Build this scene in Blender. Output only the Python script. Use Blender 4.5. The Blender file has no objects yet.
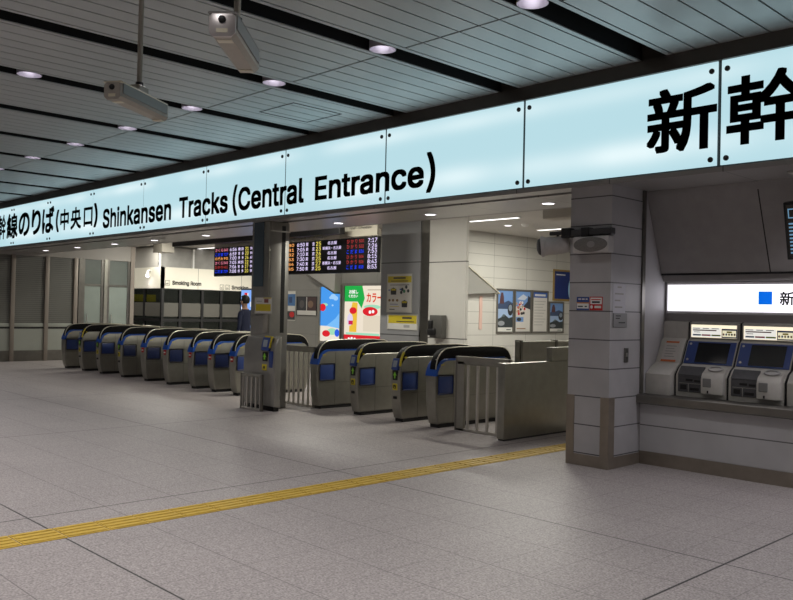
import bpy, bmesh, math, random
from math import sin, cos, pi, radians, atan2
from mathutils import Vector, Matrix
from mathutils.geometry import interpolate_bezier
random.seed(7)
SC = bpy.context.scene
COL = SC.collection

# ------------------------------------------------------------------ materials
MATS = {}
def newmat(name):
    m = bpy.data.materials.new(name); m.use_nodes = True
    return m, m.node_tree, m.node_tree.nodes['Principled BSDF']

def mat(name, col, rough=.5, metal=0., spec=.5, noise=0., nscale=40., emit=None, estr=0., trans=0., coat=0.):
    """plain principled material with a little procedural noise in its colour"""
    if name in MATS: return MATS[name]
    m, nt, b = newmat(name)
    b.inputs['Base Color'].default_value = (*col, 1)
    b.inputs['Roughness'].default_value = rough
    b.inputs['Metallic'].default_value = metal
    b.inputs['Specular IOR Level'].default_value = spec
    if trans: b.inputs['Transmission Weight'].default_value = trans
    if coat: b.inputs['Coat Weight'].default_value = coat
    if emit:
        b.inputs['Emission Color'].default_value = (*emit, 1)
        b.inputs['Emission Strength'].default_value = estr
    if noise:
        g = nt.nodes.new('ShaderNodeNewGeometry')
        n = nt.nodes.new('ShaderNodeTexNoise'); n.inputs['Scale'].default_value = nscale; n.inputs['Detail'].default_value = 4
        nt.links.new(g.outputs['Position'], n.inputs['Vector'])
        r = nt.nodes.new('ShaderNodeMapRange')
        r.inputs['From Min'].default_value = .3; r.inputs['From Max'].default_value = .7
        r.inputs['To Min'].default_value = 1 - noise; r.inputs['To Max'].default_value = 1 + noise
        nt.links.new(n.outputs['Fac'], r.inputs['Value'])
        mx = nt.nodes.new('ShaderNodeVectorMath'); mx.operation = 'SCALE'
        mx.inputs[0].default_value = col
        nt.links.new(r.outputs['Result'], mx.inputs['Scale'])
        nt.links.new(mx.outputs['Vector'], b.inputs['Base Color'])
    MATS[name] = m
    return m

class NG:
    """tiny helper to write node maths"""
    def __init__(s, nt): s.nt = nt
    def m(s, op, a, b=None, c=None):
        n = s.nt.nodes.new('ShaderNodeMath'); n.operation = op
        for i, v in enumerate((a, b, c)):
            if v is None: continue
            if isinstance(v, (int, float)): n.inputs[i].default_value = v
            else: s.nt.links.new(v, n.inputs[i])
        return n.outputs[0]
    def line(s, coord, period, off, width):
        d = s.m('PINGPONG', s.m('SUBTRACT', coord, off), period / 2)
        return s.m('LESS_THAN', d, width / 2)
    def xyz(s):
        g = s.nt.nodes.new('ShaderNodeNewGeometry'); sp = s.nt.nodes.new('ShaderNodeSeparateXYZ')
        s.nt.links.new(g.outputs['Position'], sp.inputs[0])
        return g.outputs['Position'], sp.outputs
    def noise(s, vec, scale, detail=4):
        n = s.nt.nodes.new('ShaderNodeTexNoise'); n.inputs['Scale'].default_value = scale; n.inputs['Detail'].default_value = detail
        s.nt.links.new(vec, n.inputs['Vector']); return n.outputs['Fac']
    def rng(s, v, a, b, c, d):
        r = s.nt.nodes.new('ShaderNodeMapRange')
        for k, x in zip(('From Min', 'From Max', 'To Min', 'To Max'), (a, b, c, d)): r.inputs[k].default_value = x
        s.nt.links.new(v, r.inputs['Value']); return r.outputs['Result']
    def colscale(s, col, fac):
        n = s.nt.nodes.new('ShaderNodeVectorMath'); n.operation = 'SCALE'; n.inputs[0].default_value = col
        s.nt.links.new(fac, n.inputs['Scale']); return n.outputs['Vector']

def tiled(name, col, lines, rough=.5, noise=.06, nscale=6., spec=.5, metal=0., joint=.3, speck=0.):
    """surface with joint lines; lines = [(axis, period, offset, width, darkness)]"""
    if name in MATS: return MATS[name]
    m, nt, b = newmat(name); g = NG(nt)
    vec, x = g.xyz()
    f = g.rng(g.noise(vec, nscale), .3, .7, 1 - noise, 1 + noise)
    if speck:
        f = g.m('MULTIPLY', f, g.rng(g.noise(vec, 70., 3), .36, .64, 1 - speck, 1 + speck))
        f = g.m('MULTIPLY', f, g.rng(g.noise(vec, 24., 3), .36, .64, 1 - speck * .35, 1 + speck * .35))
    for ax, per, off, w, dk in lines:
        l = g.line(x[ax], per, off, w)
        f = g.m('MULTIPLY', f, g.m('SUBTRACT', 1.0, g.m('MULTIPLY', l, dk)))
    nt.links.new(g.colscale(col, f), b.inputs['Base Color'])
    b.inputs['Roughness'].default_value = rough; b.inputs['Metallic'].default_value = metal
    b.inputs['Specular IOR Level'].default_value = spec
    MATS[name] = m
    return m

def emis(name, col, st):
    if name in MATS: return MATS[name]
    m = bpy.data.materials.new(name); m.use_nodes = True
    nt = m.node_tree; nt.nodes.clear()
    e = nt.nodes.new('ShaderNodeEmission'); e.inputs[0].default_value = (*col, 1); e.inputs[1].default_value = st
    o = nt.nodes.new('ShaderNodeOutputMaterial'); nt.links.new(e.outputs[0], o.inputs[0])
    MATS[name] = m
    return m

def srgb(r, g, b):
    f = lambda c: (c / 255 / 12.92) if c / 255 <= .04045 else ((c / 255 + .055) / 1.055) ** 2.4
    return (f(r), f(g), f(b))

FLOOR = tiled('granite floor', (.315, .283, .272), [(0, .327, -2.38, .007, .27), (1, .594, 2.34, .008, .45),
                                                (0, 3.924, -2.38, .016, .85), (1, 2.97, 2.34, .014, .75)], rough=.5, noise=.05, nscale=1.4, spec=.32, speck=.3)
FLOORI = tiled('granite floor inside', (.30, .275, .262), [(0, .594, -2.38, .006, .25), (1, .594, 2.34, .007, .3)], rough=.4, noise=.05, nscale=1.2, spec=.4, speck=.15)
PLANK = mat('ceiling plank paint', (.50, .52, .52), .36, .45, .5, .03, 3.)
VOID = mat('black ceiling void', (.004, .004, .005), .8)
FASCIA = mat('dark bronze fascia', (.065, .058, .05), .4, .3)
SOFFIT = tiled('soffit metal', (.40, .385, .37), [(0, 1.2, -4.64, .012, .6)], rough=.3, noise=.03, nscale=2, metal=.35)
TRACK = mat('dark shutter track', (.012, .011, .01), .6)
PILLAR = tiled('grey pillar tile', (.42, .41, .415), [(2, .3008, .1325, .012, .75)], rough=.4, noise=.1, nscale=2.5, spec=.4)
PILLARD = tiled('dark grey pillar panel', (.27, .272, .28), [(2, 1.5, 2.59, .022, .7)], rough=.38, noise=.05, nscale=2.)
WHITEP = tiled('white block panel', (.68, .665, .62), [(2, 1.5, 2.57, .022, .75)], rough=.5, noise=.03, nscale=2.)
WHITET = tiled('white wall tile', (.56, .55, .51), [(2, .288, .165, .012, .45), (1, 1.35, 16.31, .016, .4)], rough=.45, noise=.03, nscale=1.5)
GREYW = tiled('grey back wall', (.25, .243, .225), [(2, .6, .3, .01, .3), (0, 1.2, -17.6, .01, .3)], rough=.4, noise=.05, nscale=1.5)
TICKW = mat('ticket wall grey', (.36, .345, .34), .6, 0, .3, .05, 8.)
TICKL = tiled('ticket wall lower panel', (.56, .555, .56), [(2, .3, .12, .012, .7), (0, 2.4, -2.5, .012, .5)], rough=.42, noise=.06, nscale=3.)
STEEL = mat('brushed stainless steel', (.34, .33, .285), .38, .7, .5, .06, 9.)
STEELD = mat('dark stainless steel', (.21, .20, .18), .34, .85, .5, .08, 7.)
STEELB = mat('bright stainless steel', (.62, .60, .55), .3, .9, .5, .05, 9.)
BRONZE = mat('brown steel corner guard', (.30, .26, .215), .4, .6, .5, .08, 8.)
HOODB = mat('gate hood black', (.006, .006, .006), .62, 0, .18)
BLACK = mat('black plastic', (.008, .008, .009), .45)
DARK = mat('dark grey plastic', (.04, .04, .042), .5)
GREYPL = mat('beige grey plastic', (.33, .32, .29), .5, 0, .4, .05, 12.)
BLUEP = mat('blue panel', (.034, .07, .26), .4, 0, .5, .06, 60.)
BLUEB = mat('bright blue band', (.014, .085, .42), .35)
NAVY = mat('navy panel', (.018, .028, .09), .35, 0, .5, .1, 20.)
YEL = mat('yellow marking', (.62, .50, .03), .5)
GREEN = mat('green marking', (.25, .62, .05), .5, emit=(.3, .8, .05), estr=.02)
CREAM = mat('cream rail', (.72, .68, .55), .3, .4)
WHITE = mat('white paint', (.78, .78, .76), .5)
RED = mat('red print', (.55, .02, .02), .5)
LETTER = mat('black sign lettering', (.012, .013, .014), .4)
TACT = mat('yellow tactile tile', (.50, .33, .045), .55, 0, .4, .08, 14.)
TACTD = mat('tactile joint', (.06, .045, .02), .7)
GLASSD = mat('dark glass panel', (.085, .115, .135), .15, 0, .8)
def sign_mat():
    # glow of two tubes, not built, painted into the panel's emission as uneven bands
    m = emis('sign light panel', (.53, .755, .815), 1.0); nt = m.node_tree; g = NG(nt); vec, x = g.xyz()
    e = [n for n in nt.nodes if n.type == 'EMISSION'][0]
    cx = nt.nodes.new('ShaderNodeCombineXYZ'); nt.links.new(x[0], cx.inputs[0])
    cz = nt.nodes.new('ShaderNodeCombineXYZ'); nt.links.new(x[0], cz.inputs[0]); cz.inputs[1].default_value = 9.
    def tube(zc, w, nv): return g.m('MULTIPLY', g.m('POWER', 2.718, g.m('MULTIPLY', g.m('POWER', g.m('DIVIDE', g.m('ABSOLUTE', g.m('SUBTRACT', x[2], zc)), w), 2.), -1.)), g.rng(g.noise(nv, .55, 1), .35, .65, .1, 1.))
    t = g.m('ADD', tube(3.24, .13, cx.outputs[0]), g.m('MULTIPLY', tube(3.88, .10, cz.outputs[0]), .75))
    mx = nt.nodes.new('ShaderNodeMix'); mx.data_type = 'RGBA'; mx.inputs['A'].default_value = (.49, .73, .80, 1); mx.inputs['B'].default_value = (.80, .95, .98, 1)
    nt.links.new(t, mx.inputs['Factor']); nt.links.new(mx.outputs['Result'], e.inputs[0]); return m
SIGN = sign_mat()
SIGNGAP = mat('sign panel joint', (.05, .065, .07), .5)
LAMP = emis('lamp lens', (1, .95, 1.0), 4.0)
TUBE = emis('line lamp lens', (1, .97, .93), 2.6)
WHITEBOX = emis('white light box', (.95, .92, 1.0), 1.7)

def pane_mat(name, tint, alpha, rough=.05):
    m = bpy.data.materials.new(name); m.use_nodes = True
    nt = m.node_tree; nt.nodes.clear()
    t = nt.nodes.new('ShaderNodeBsdfTransparent'); t.inputs[0].default_value = (*tint, 1)
    gl = nt.nodes.new('ShaderNodeBsdfGlossy'); gl.inputs['Roughness'].default_value = rough; gl.inputs[0].default_value = (.8, .85, .85, 1)
    mx = nt.nodes.new('ShaderNodeMixShader'); mx.inputs[0].default_value = alpha
    o = nt.nodes.new('ShaderNodeOutputMaterial')
    nt.links.new(t.outputs[0], mx.inputs[1]); nt.links.new(gl.outputs[0], mx.inputs[2]); nt.links.new(mx.outputs[0], o.inputs[0])
    return m
PANE = pane_mat('clear glass', (.75, .8, .78), .10)

# ------------------------------------------------------------------ mesh builder
class MB:
    def __init__(s): s.v = []; s.f = []; s.m = []; s.mats = []
    def mi(s, m):
        if m not in s.mats: s.mats.append(m)
        return s.mats.index(m)
    def add(s, verts, faces, m):
        k = len(s.v); i = s.mi(m)
        s.v += [tuple(p) for p in verts]
        for f in faces: s.f.append(tuple(a + k for a in f)); s.m.append(i)
        return s
    def addbm(s, bm, m, M=None):
        if M: bm.transform(M)
        bm.verts.index_update()
        s.add([v.co[:] for v in bm.verts], [[v.index for v in f.verts] for f in bm.faces], m); bm.free(); return s
    def box(s, x0, x1, y0, y1, z0, z1, m, bev=0., seg=2, M=None):
        bm = bmesh.new()
        x0, x1 = sorted((x0, x1)); y0, y1 = sorted((y0, y1)); z0, z1 = sorted((z0, z1))
        vs = [bm.verts.new((x, y, z)) for x in (x0, x1) for y in (y0, y1) for z in (z0, z1)]
        for f in ((0, 1, 3, 2), (4, 6, 7, 5), (0, 4, 5, 1), (2, 3, 7, 6), (0, 2, 6, 4), (1, 5, 7, 3)): bm.faces.new([vs[i] for i in f])
        if bev: bmesh.ops.bevel(bm, geom=bm.edges[:], offset=bev, segments=seg, profile=.5, affect='EDGES')
        return s.addbm(bm, m, M)
    def prism(s, poly, a0, a1, m, axis='x', bev=0., seg=2, M=None):
        """poly in the two other axes, extruded along axis"""
        bm = bmesh.new()
        def P(p, a):
            return {'x': (a, p[0], p[1]), 'y': (p[0], a, p[1]), 'z': (p[0], p[1], a)}[axis]
        A = [bm.verts.new(P(p, a0)) for p in poly]; B = [bm.verts.new(P(p, a1)) for p in poly]
        n = len(poly)
        fa = bm.faces.new(A); fb = bm.faces.new(B[::-1])
        for i in range(n): bm.faces.new((A[i], B[i], B[(i + 1) % n], A[(i + 1) % n]))
        bmesh.ops.recalc_face_normals(bm, faces=bm.faces[:])
        if bev:
            es = list(set(fa.edges[:] + fb.edges[:]))
            bmesh.ops.bevel(bm, geom=es, offset=bev, segments=seg, profile=.5, affect='EDGES')
        return s.addbm(bm, m, M)
    def tube(s, pts, r, m, n=8, caps=True):
        pts = [Vector(p) for p in pts]; rings = []
        up = None
        for i, p in enumerate(pts):
            d = (pts[min(i + 1, len(pts) - 1)] - pts[max(i - 1, 0)]).normalized()
            if up is None:
                up = Vector((0, 0, 1)) if abs(d.z) < .9 else Vector((1, 0, 0))
            a = d.cross(up).normalized(); b = a.cross(d).normalized(); up = b
            rr = r[i] if isinstance(r, (list, tuple)) else r
            rings.append([p + a * rr * cos(2 * pi * k / n) + b * rr * sin(2 * pi * k / n) for k in range(n)])
        v = [q for R in rings for q in R]; f = []
        for i in range(len(rings) - 1):
            for k in range(n):
                f.append((i * n + k, i * n + (k + 1) % n, (i + 1) * n + (k + 1) % n, (i + 1) * n + k))
        if caps: f.append(tuple(range(n))[::-1]); f.append(tuple(range((len(rings) - 1) * n, len(rings) * n)))
        return s.add(v, f, m)
    def lathe(s, prof, m, n=20, M=None):
        """prof = [(r, z)] round the local z axis"""
        v = []; f = []
        for r, z in prof: v += [(r * cos(2 * pi * k / n), r * sin(2 * pi * k / n), z) for k in range(n)]
        for i in range(len(prof) - 1):
            for k in range(n):
                f.append((i * n + k, i * n + (k + 1) % n, (i + 1) * n + (k + 1) % n, (i + 1) * n + k))
        ring = (prof[0][0] - prof[-1][0]) ** 2 + (prof[0][1] - prof[-1][1]) ** 2 < 9e-5
        if ring: f += [((len(prof) - 1) * n + k, (len(prof) - 1) * n + (k + 1) % n, (k + 1) % n, k) for k in range(n)]
        if not ring and prof[0][0] > 1e-6: f.append(tuple(range(n))[::-1])
        if not ring and prof[-1][0] > 1e-6: f.append(tuple(range((len(prof) - 1) * n, len(prof) * n)))
        if M: v = [(M @ Vector(p))[:] for p in v]
        return s.add(v, f, m)

def build(name, mb, parent=None, local=False, sharp=32):
    me = bpy.data.meshes.new(name)
    off = Vector((0, 0, 0))
    q = parent
    if not local:
        while q: off += q.location; q = q.parent
    me.from_pydata([tuple(Vector(p) - off) for p in mb.v], [], mb.f)
    for m in mb.mats: me.materials.append(m)
    me.polygons.foreach_set('material_index', mb.m)
    me.update()
    bm = bmesh.new(); bm.from_mesh(me)
    bmesh.ops.remove_doubles(bm, verts=bm.verts[:], dist=1e-6) if len(bm.verts) < 20000 and not getattr(mb, 'flat', False) else None
    if not getattr(mb, 'flat', False): bmesh.ops.recalc_face_normals(bm, faces=bm.faces[:])
    bm.to_mesh(me); bm.free()
    me.polygons.foreach_set('use_smooth', [True] * len(me.polygons))
    me.set_sharp_from_angle(angle=radians(sharp))
    o = bpy.data.objects.new(name, me); COL.objects.link(o)
    if parent: o.parent = parent
    return o

def tag(o, label, cat, group=None):
    o['label'] = label; o['category'] = cat
    if group: o['group'] = group
    return o
def thing(name, label, cat, loc, group=None):
    o = bpy.data.objects.new(name, None); o.location = loc; o.empty_display_size = .1
    COL.objects.link(o)
    return tag(o, label, cat, group)
def struct(name, mb):
    o = build(name, mb); o['kind'] = 'structure'; return o

# flat prints: frame = (origin, u, v, n)
class Frame:
    def __init__(s, o, u, v, n): s.o, s.u, s.v, s.n = Vector(o), Vector(u), Vector(v), Vector(n)
    def p(s, a, b, k=0.): return (s.o + s.u * a + s.v * b + s.n * k)[:]
def FY(x, z, y): return Frame((x, y, z), (1, 0, 0), (0, 0, 1), (0, -1, 0))
def FX(y, z, x): return Frame((x, y, z), (0, 1, 0), (0, 0, 1), (1, 0, 0))

def p_poly(mb, fr, pts, m, k): mb.add([fr.p(a, b, k) for a, b in pts], [tuple(range(len(pts)))], m)
def p_rect(mb, fr, u0, v0, u1, v1, m, k): p_poly(mb, fr, [(u0, v0), (u1, v0), (u1, v1), (u0, v1)], m, k)
def p_ell(mb, fr, cu, cv, ru, rv, m, k, n=20): p_poly(mb, fr, [(cu + ru * cos(2 * pi * i / n), cv + rv * sin(2 * pi * i / n)) for i in range(n)], m, k)
TCACHE = {}
try:
    FONT = bpy.data.fonts.load(bpy.utils.system_resource('DATAFILES', path='fonts') + '/Inter.woff2')   # the sans bundled with Blender
except Exception: FONT = None
def new_text(s, latin):
    c = bpy.data.curves.new('lettering', 'FONT'); c.body = s; c.resolution_u = 4
    if latin: c.font = FONT
    o = bpy.data.objects.new('lettering', c); COL.objects.link(o); return o
def mesh_of(o, dx=0.):
    me = bpy.data.meshes.new_from_object(o.evaluated_get(bpy.context.evaluated_depsgraph_get()))
    r = [(v.co.x + dx, v.co.y, 0.) for v in me.vertices], [tuple(q.vertices) for q in me.polygons]
    bpy.data.meshes.remove(me); d = o.data; bpy.data.objects.remove(o); bpy.data.curves.remove(d); return r
def contours(o):
    dg = bpy.context.evaluated_depsgraph_get(); ev = o.evaluated_get(dg); cv = ev.to_curve(dg); out = []
    for sp in cv.splines:
        b = sp.bezier_points; pts = []
        for a, d in zip(b, list(b[1:]) + [b[0]]): pts += [q.to_2d() for q in interpolate_bezier(a.co, a.handle_right, d.handle_left, d.co, 6)][:-1]
        out.append((pts, sum(a.x * d.y - a.y * d.x for a, d in zip(pts, pts[1:] + pts[:1])) / 2))
    ev.to_curve_clear(); return out
def fill(group):
    c2 = bpy.data.curves.new('contour', 'CURVE'); c2.dimensions = '2D'; c2.fill_mode = 'BOTH'
    for q in group:
        sp = c2.splines.new('POLY'); sp.points.add(len(q) - 1); sp.use_cyclic_u = True
        for w, a in zip(sp.points, q): w.co = (a.x, a.y, 0, 1)
    o2 = bpy.data.objects.new('contour', c2); COL.objects.link(o2); return mesh_of(o2)
def text_geo(s, bold, thick):
    """flat lettering, character by character; letters drawn with overlapping strokes are filled stroke by stroke; thickened with shifted copies"""
    key = (s, bold, thick)
    if key in TCACHE: return TCACHE[key]
    vs = []; fs = []
    def put(g):
        k = len(vs); vs.extend(g[0]); fs.extend(tuple(a + k for a in q) for q in g[1])
    latin = FONT and all(ord(ch) < 256 for ch in s)
    if not latin: put(mesh_of(new_text(s, False)))
    else:
        o = new_text(s, True); whole = contours(o); d = o.data; bpy.data.objects.remove(o); bpy.data.curves.remove(d); n = 0
        for ch in s:
            if ch == ' ': continue
            o = new_text(ch, True); one = contours(o); mine = whole[n:n + len(one)]; n += len(one)
            if sum(1 for q, ar in one if ar < 0) == 1:
                put(mesh_of(o, mine[0][0][0].x - one[0][0][0].x)); continue
            d = o.data; bpy.data.objects.remove(o); bpy.data.curves.remove(d)
            outs = [[q] for q, ar in mine if ar < 0]
            for q, ar in mine:
                if ar > 0:
                    for g in outs:
                        xs = [w.x for w in g[0]]; ys = [w.y for w in g[0]]
                        if min(xs) <= q[0].x <= max(xs) and min(ys) <= q[0].y <= max(ys): g.append(q); break
            for g in outs: put(fill(g))
    if bold:
        v0, f0 = list(vs), list(fs); vs, fs = [], []
        N = 4 if bold >= .015 else 1; side = [-1 + 2 * i / N for i in range(N)]
        for dx, dy in [(t, -1) for t in side] + [(1, t) for t in side] + [(-t, 1) for t in side] + [(-1, -t) for t in side]:
            k = len(vs); vs += [(x + bold * dx, y + bold * dy, z) for x, y, z in v0]; fs += [tuple(a + k for a in q) for q in f0]
    TCACHE[key] = (vs, fs)
    return vs, fs
def p_text(mb, fr, s, u0, v0, u1, v1, m, k, bold=.0, thick=0.):
    """lettering fitted to the rectangle u0..u1, v0..v1"""
    vs, fs = text_geo(s, bold, 0)
    if not vs: return
    x0 = min(v[0] for v in vs); x1 = max(v[0] for v in vs); y0 = min(v[1] for v in vs); y1 = max(v[1] for v in vs)
    sx = (u1 - u0) / (x1 - x0); sy = (v1 - v0) / (y1 - y0)
    mb.add([fr.p(u0 + (x - x0) * sx, v0 + (y - y0) * sy, k + (z * 20 * thick)) for x, y, z in vs], fs, m)
def flat():
    mb = MB(); mb.flat = True; return mb

def area(x, y, z, w, h, power, col=(1, .95, .95)):
    l = bpy.data.lights.new('area', 'AREA'); l.shape = 'RECTANGLE'; l.size = w; l.size_y = h; l.energy = power; l.color = col
    o = bpy.data.objects.new('lamp_or_fill_light', l); o.location = (x, y, z); COL.objects.link(o); return o
def spot(x, y, z, power, ang=120, col=(1, .96, .965), blend=.7, r=.08):
    l = bpy.data.lights.new('spot', 'SPOT'); l.energy = power; l.spot_size = radians(ang); l.spot_blend = blend; l.color = col; l.shadow_soft_size = r
    o = bpy.data.objects.new('lamp_or_fill_light', l); o.location = (x, y, z); COL.objects.link(o); return o
# ------------------------------------------------------------------ the hall: floor, ceiling, walls
mb = MB(); mb.box(-31, 5, -5, 7.6, -.2, 0, FLOOR); struct('floor', mb)
mb = MB(); mb.box(-42, 5, 7.6, 23, -.2, 0, FLOOR); struct('floor_inside', mb)

PITCH, X0S, SW = 1.808, -4.15, .28
slots = [X0S - PITCH * k for k in range(-5, 15)]
mb = MB()
for xs in slots:                                  # the bay on the +X side of each slot: 8 planks
    a = xs + SW / 2; b = xs + PITCH - SW / 2
    mb.box(a, a + .055, -4.9, 7.5, 4.15, 4.16, PLANK)
    mb.box(b - .055, b, -4.9, 7.5, 4.15, 4.16, PLANK)
    a += .073; b -= .073
    w = (b - a + .018) / 6
    for i in range(6):
        for y0, y1 in ((-4.9, 1.485), (1.51, 5.588), (5.612, 7.5)):
            mb.box(a + i * w, a + i * w + w - .018, y0, y1, 4.15, 4.165, PLANK)
struct('ceiling', mb)
mb = MB(); mb.box(-31, 5, -5, 7.5, 4.42, 4.5, VOID)
for xs in slots:
    mb.box(xs - SW / 2 - .02, xs - SW / 2 - .001, -4.9, 7.5, 4.161, 4.42, VOID)
    mb.box(xs + SW / 2 + .001, xs + SW / 2 + .02, -4.9, 7.5, 4.161, 4.42, VOID)
    mb.box(xs + SW / 2, xs + PITCH - SW / 2, -4.9, 7.5, 4.166, 4.2, VOID)
struct('ceiling_upper', mb)
mb = MB()
for x0, x1, y0, y1 in ((-9.05, -8.31, 6.17, 6.185), (-9.05, -8.31, 6.945, 6.96), (-9.05, -9.035, 6.17, 6.96), (-8.325, -8.31, 6.17, 6.96)):
    mb.box(x0, x1, y0, y1, 4.146, 4.152, DARK)
struct('trim_ceiling_hatch', mb)

BACKW = mat('hall back wall', (.42, .41, .40), .6)
mb = MB(); mb.box(-31, 5, -5.2, -5, 0, 4.5, BACKW); struct('wall_back', mb)
mb = MB(); mb.box(5, 5.2, -5.2, 8.3, 0, 4.5, BACKW); struct('wall_right', mb)
mb = MB(); mb.box(-31.2, -31, -5.2, 7.9, 0, 4.5, BACKW); struct('wall_left', mb)

# tactile paving
mb = MB()
for i in range(-8, 27):
    y0 = 2.06 + .3 * i
    mb.box(-5.905, -5.61, y0 + .004, y0 + .296, 0, .004, TACT)
    for j in range(4):
        x = -5.868 + j * .0735
        mb.box(x - .017, x + .017, y0 + .012, y0 + .288, .004, .009, TACT, .003, 1)
tag(struct('tactile_paving', mb), 'yellow ribbed tactile paving strip across the grey floor towards the gates', 'tactile paving')

# ------------------------------------------------------------------ the big illuminated sign
sg = thing('station_sign', 'long pale blue illuminated overhead sign reading Shinkansen Tracks (Central Entrance)', 'sign', (-11, 7.7, 3.0))
joints = [-1.2] + [-3.486, -5.753, -8.037, -10.265, -12.543, -14.813, -17.065, -19.391, -21.706] + [-24.0, -26.2, -28.5]
joints = [3.35, 1.08] + joints
mb = MB(); mb.box(-28.6, 3.45, 7.52, 7.9, 3.0, 4.0, SIGNGAP); build('housing', mb, sg)
for a, b in zip(joints[1:], joints[:-1]):
    mb = MB(); mb.box(a + .019, b - .019, 7.5, 7.515, 3.018, 3.995, SIGN)
    pn = build('light_panel', mb, sg)
    if a > -24.5:
        for bx in (a + .075, b - .075):
            for z in (3.077, 3.91):
                mb = MB(); mb.lathe([(.026, 0), (.026, .012), (.012, .016), (0, .016)], DARK, 12, Matrix.Translation((bx, 7.5, z)) @ Matrix.Rotation(pi / 2, 4, 'X'))
                build('bolt', mb, pn)
fr = FY(0, 0, 7.5)
def sgn(s, x0, z0, x1, z1, bold):
    mb = flat(); p_text(mb, fr, s, x0, z0, x1, z1, LETTER, .002, bold); build('lettering', mb, sg)
sgn('Shinkansen', -16.55, 3.150, -13.72, 3.558, .022)
sgn('Tracks', -13.44, 3.155, -11.84, 3.535, .022)
sgn('(', -11.70, 3.085, -11.555, 3.60, .012)
sgn('Central', -11.53, 3.157, -9.785, 3.54, .022)
sgn('Entrance', -9.525, 3.165, -7.315, 3.515, .022)
sgn(')', -7.275, 3.085, -7.115, 3.60, .012)
sgn('新', -23.55, 3.2, -22.80, 3.83, .024)
sgn('幹', -22.74, 3.2, -22.20, 3.83, .024)
sgn('線', -22.13, 3.19, -21.37, 3.82, .03)
sgn('の', -21.30, 3.21, -20.57, 3.79, .03)
sgn('り', -20.45, 3.21, -19.88, 3.82, .03)
sgn('ば', -19.80, 3.205, -19.09, 3.82, .03)
sgn('(', -18.99, 3.20, -18.81, 3.71, .02)
sgn('中', -18.74, 3.225, -18.27, 3.70, .028)
sgn('央', -18.17, 3.215, -17.62, 3.70, .028)
sgn('口', -17.49, 3.24, -17.05, 3.65, .028)
sgn(')', -16.99, 3.20, -16.80, 3.71, .02)
sgn('新', -4.225, 3.19, -3.505, 3.825, .022)
sgn('幹', -3.415, 3.18, -2.73, 3.825, .022)
sgn('線', -2.64, 3.18, -1.93, 3.825, .022)
mb = MB(); mb.box(-31, 5, 7.5, 7.9, 4.0, 4.5, FASCIA); mb.box(-31, 5, 7.47, 7.53, 3.998, 4.15, FASCIA); struct('trim_fascia', mb)
mb = MB(); mb.box(-31, 5, 7.5, 7.53, 2.955, 3.003, SOFFIT); struct('trim_sign_edge', mb)
mb = MB()
mb.box(-31, -4.66, 7.53, 7.78, 2.96, 3.0, SOFFIT); mb.box(-31, -4.66, 7.91, 8.87, 2.96, 3.0, SOFFIT)
mb.box(-31, -4.66, 7.78, 7.91, 2.992, 3.0, TRACK)
mb.box(-4.66, 5, 7.53, 8.9, 2.96, 3.0, SOFFIT)
struct('ceiling_soffit', mb)
mb = MB(); mb.box(-31, -4.66, 8.87, 8.95, 2.96, 3.7, TICKW); struct('wall_bulkhead', mb)

# ------------------------------------------------------------------ pillars
mb = MB(); mb.box(-5.135, -4.632, 7.55, 8.25, .12, 2.96, PILLAR)
mb.box(-5.14, -4.627, 7.545, 8.25, 0, .12, BRONZE)
mb.box(-5.141, -5.045, 7.543, 7.62, .0, .74, BRONZE); mb.box(-4.725, -4.626, 7.543, 7.66, .0, .74, BRONZE)
struct('wall_pillar_right', mb)
PST = mat('pillar steel sheet', (.36, .35, .32), .36, .55, .5, .06, 5.)
mb = MB(); mb.box(-11.280, -10.760, 7.62, 7.98, 0, 2.96, PST, .012)
mb.box(-11.210, -10.940, 7.609, 7.615, 1.93, 2.96, GLASSD)
mb.box(-10.910, -10.770, 7.600, 7.62, 1.2, 2.96, STEEL, .006)
mb.box(-10.759, -10.755, 7.83, 7.90, 1.2, 2.9, BLACK)
mb.box(-11.282, -10.750, 7.615, 7.985, 2.80, 2.82, STEELB)
struct('wall_pillar_steel', mb)
mb = MB(); mb.box(-12.91, -11.76, 12.0, 12.9, 0, 3.6, PILLARD); mb.box(-11.76, -11.5, 12.03, 12.9, 0, 3.6, STEELD)
struct('wall_pillar_dark', mb)
mb = MB(); mb.box(-11.5, -10.53, 12.0, 12.08, 0, 3.6, WHITEP); struct('wall_block_white', mb)

# ------------------------------------------------------------------ inner concourse shell
mb = MB(); mb.box(-42, -4.5, 8.95, 23, 3.6, 3.8, mat('inner ceiling', (.52, .50, .47), .6, 0, .4, .03, 1.5)); struct('ceiling_inside', mb)
mb = MB(); mb.box(-13.56, -13.36, 14.2, 23, 0, 3.6, WHITET); struct('wall_posters', mb)
mb = MB(); mb.box(-19.4, -13.36, 14.0, 14.2, 0, 3.6, GREYW); struct('wall_advertisements', mb)
mb = MB(); mb.box(-42, -4.5, 23, 23.2, 0, 3.8, WHITET); struct('wall_far', mb)
mb = MB(); mb.box(-4.66, -4.5, 8.95, 23, 0, 3.8, GREYW); struct('wall_inner_right', mb)
mb = MB(); mb.box(-42.2, -42, 7.9, 23, 0, 3.8, GREYW); mb.box(-42, -31, 7.7, 7.9, 0, 4.5, GREYW); struct('wall_inner_left', mb)
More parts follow.
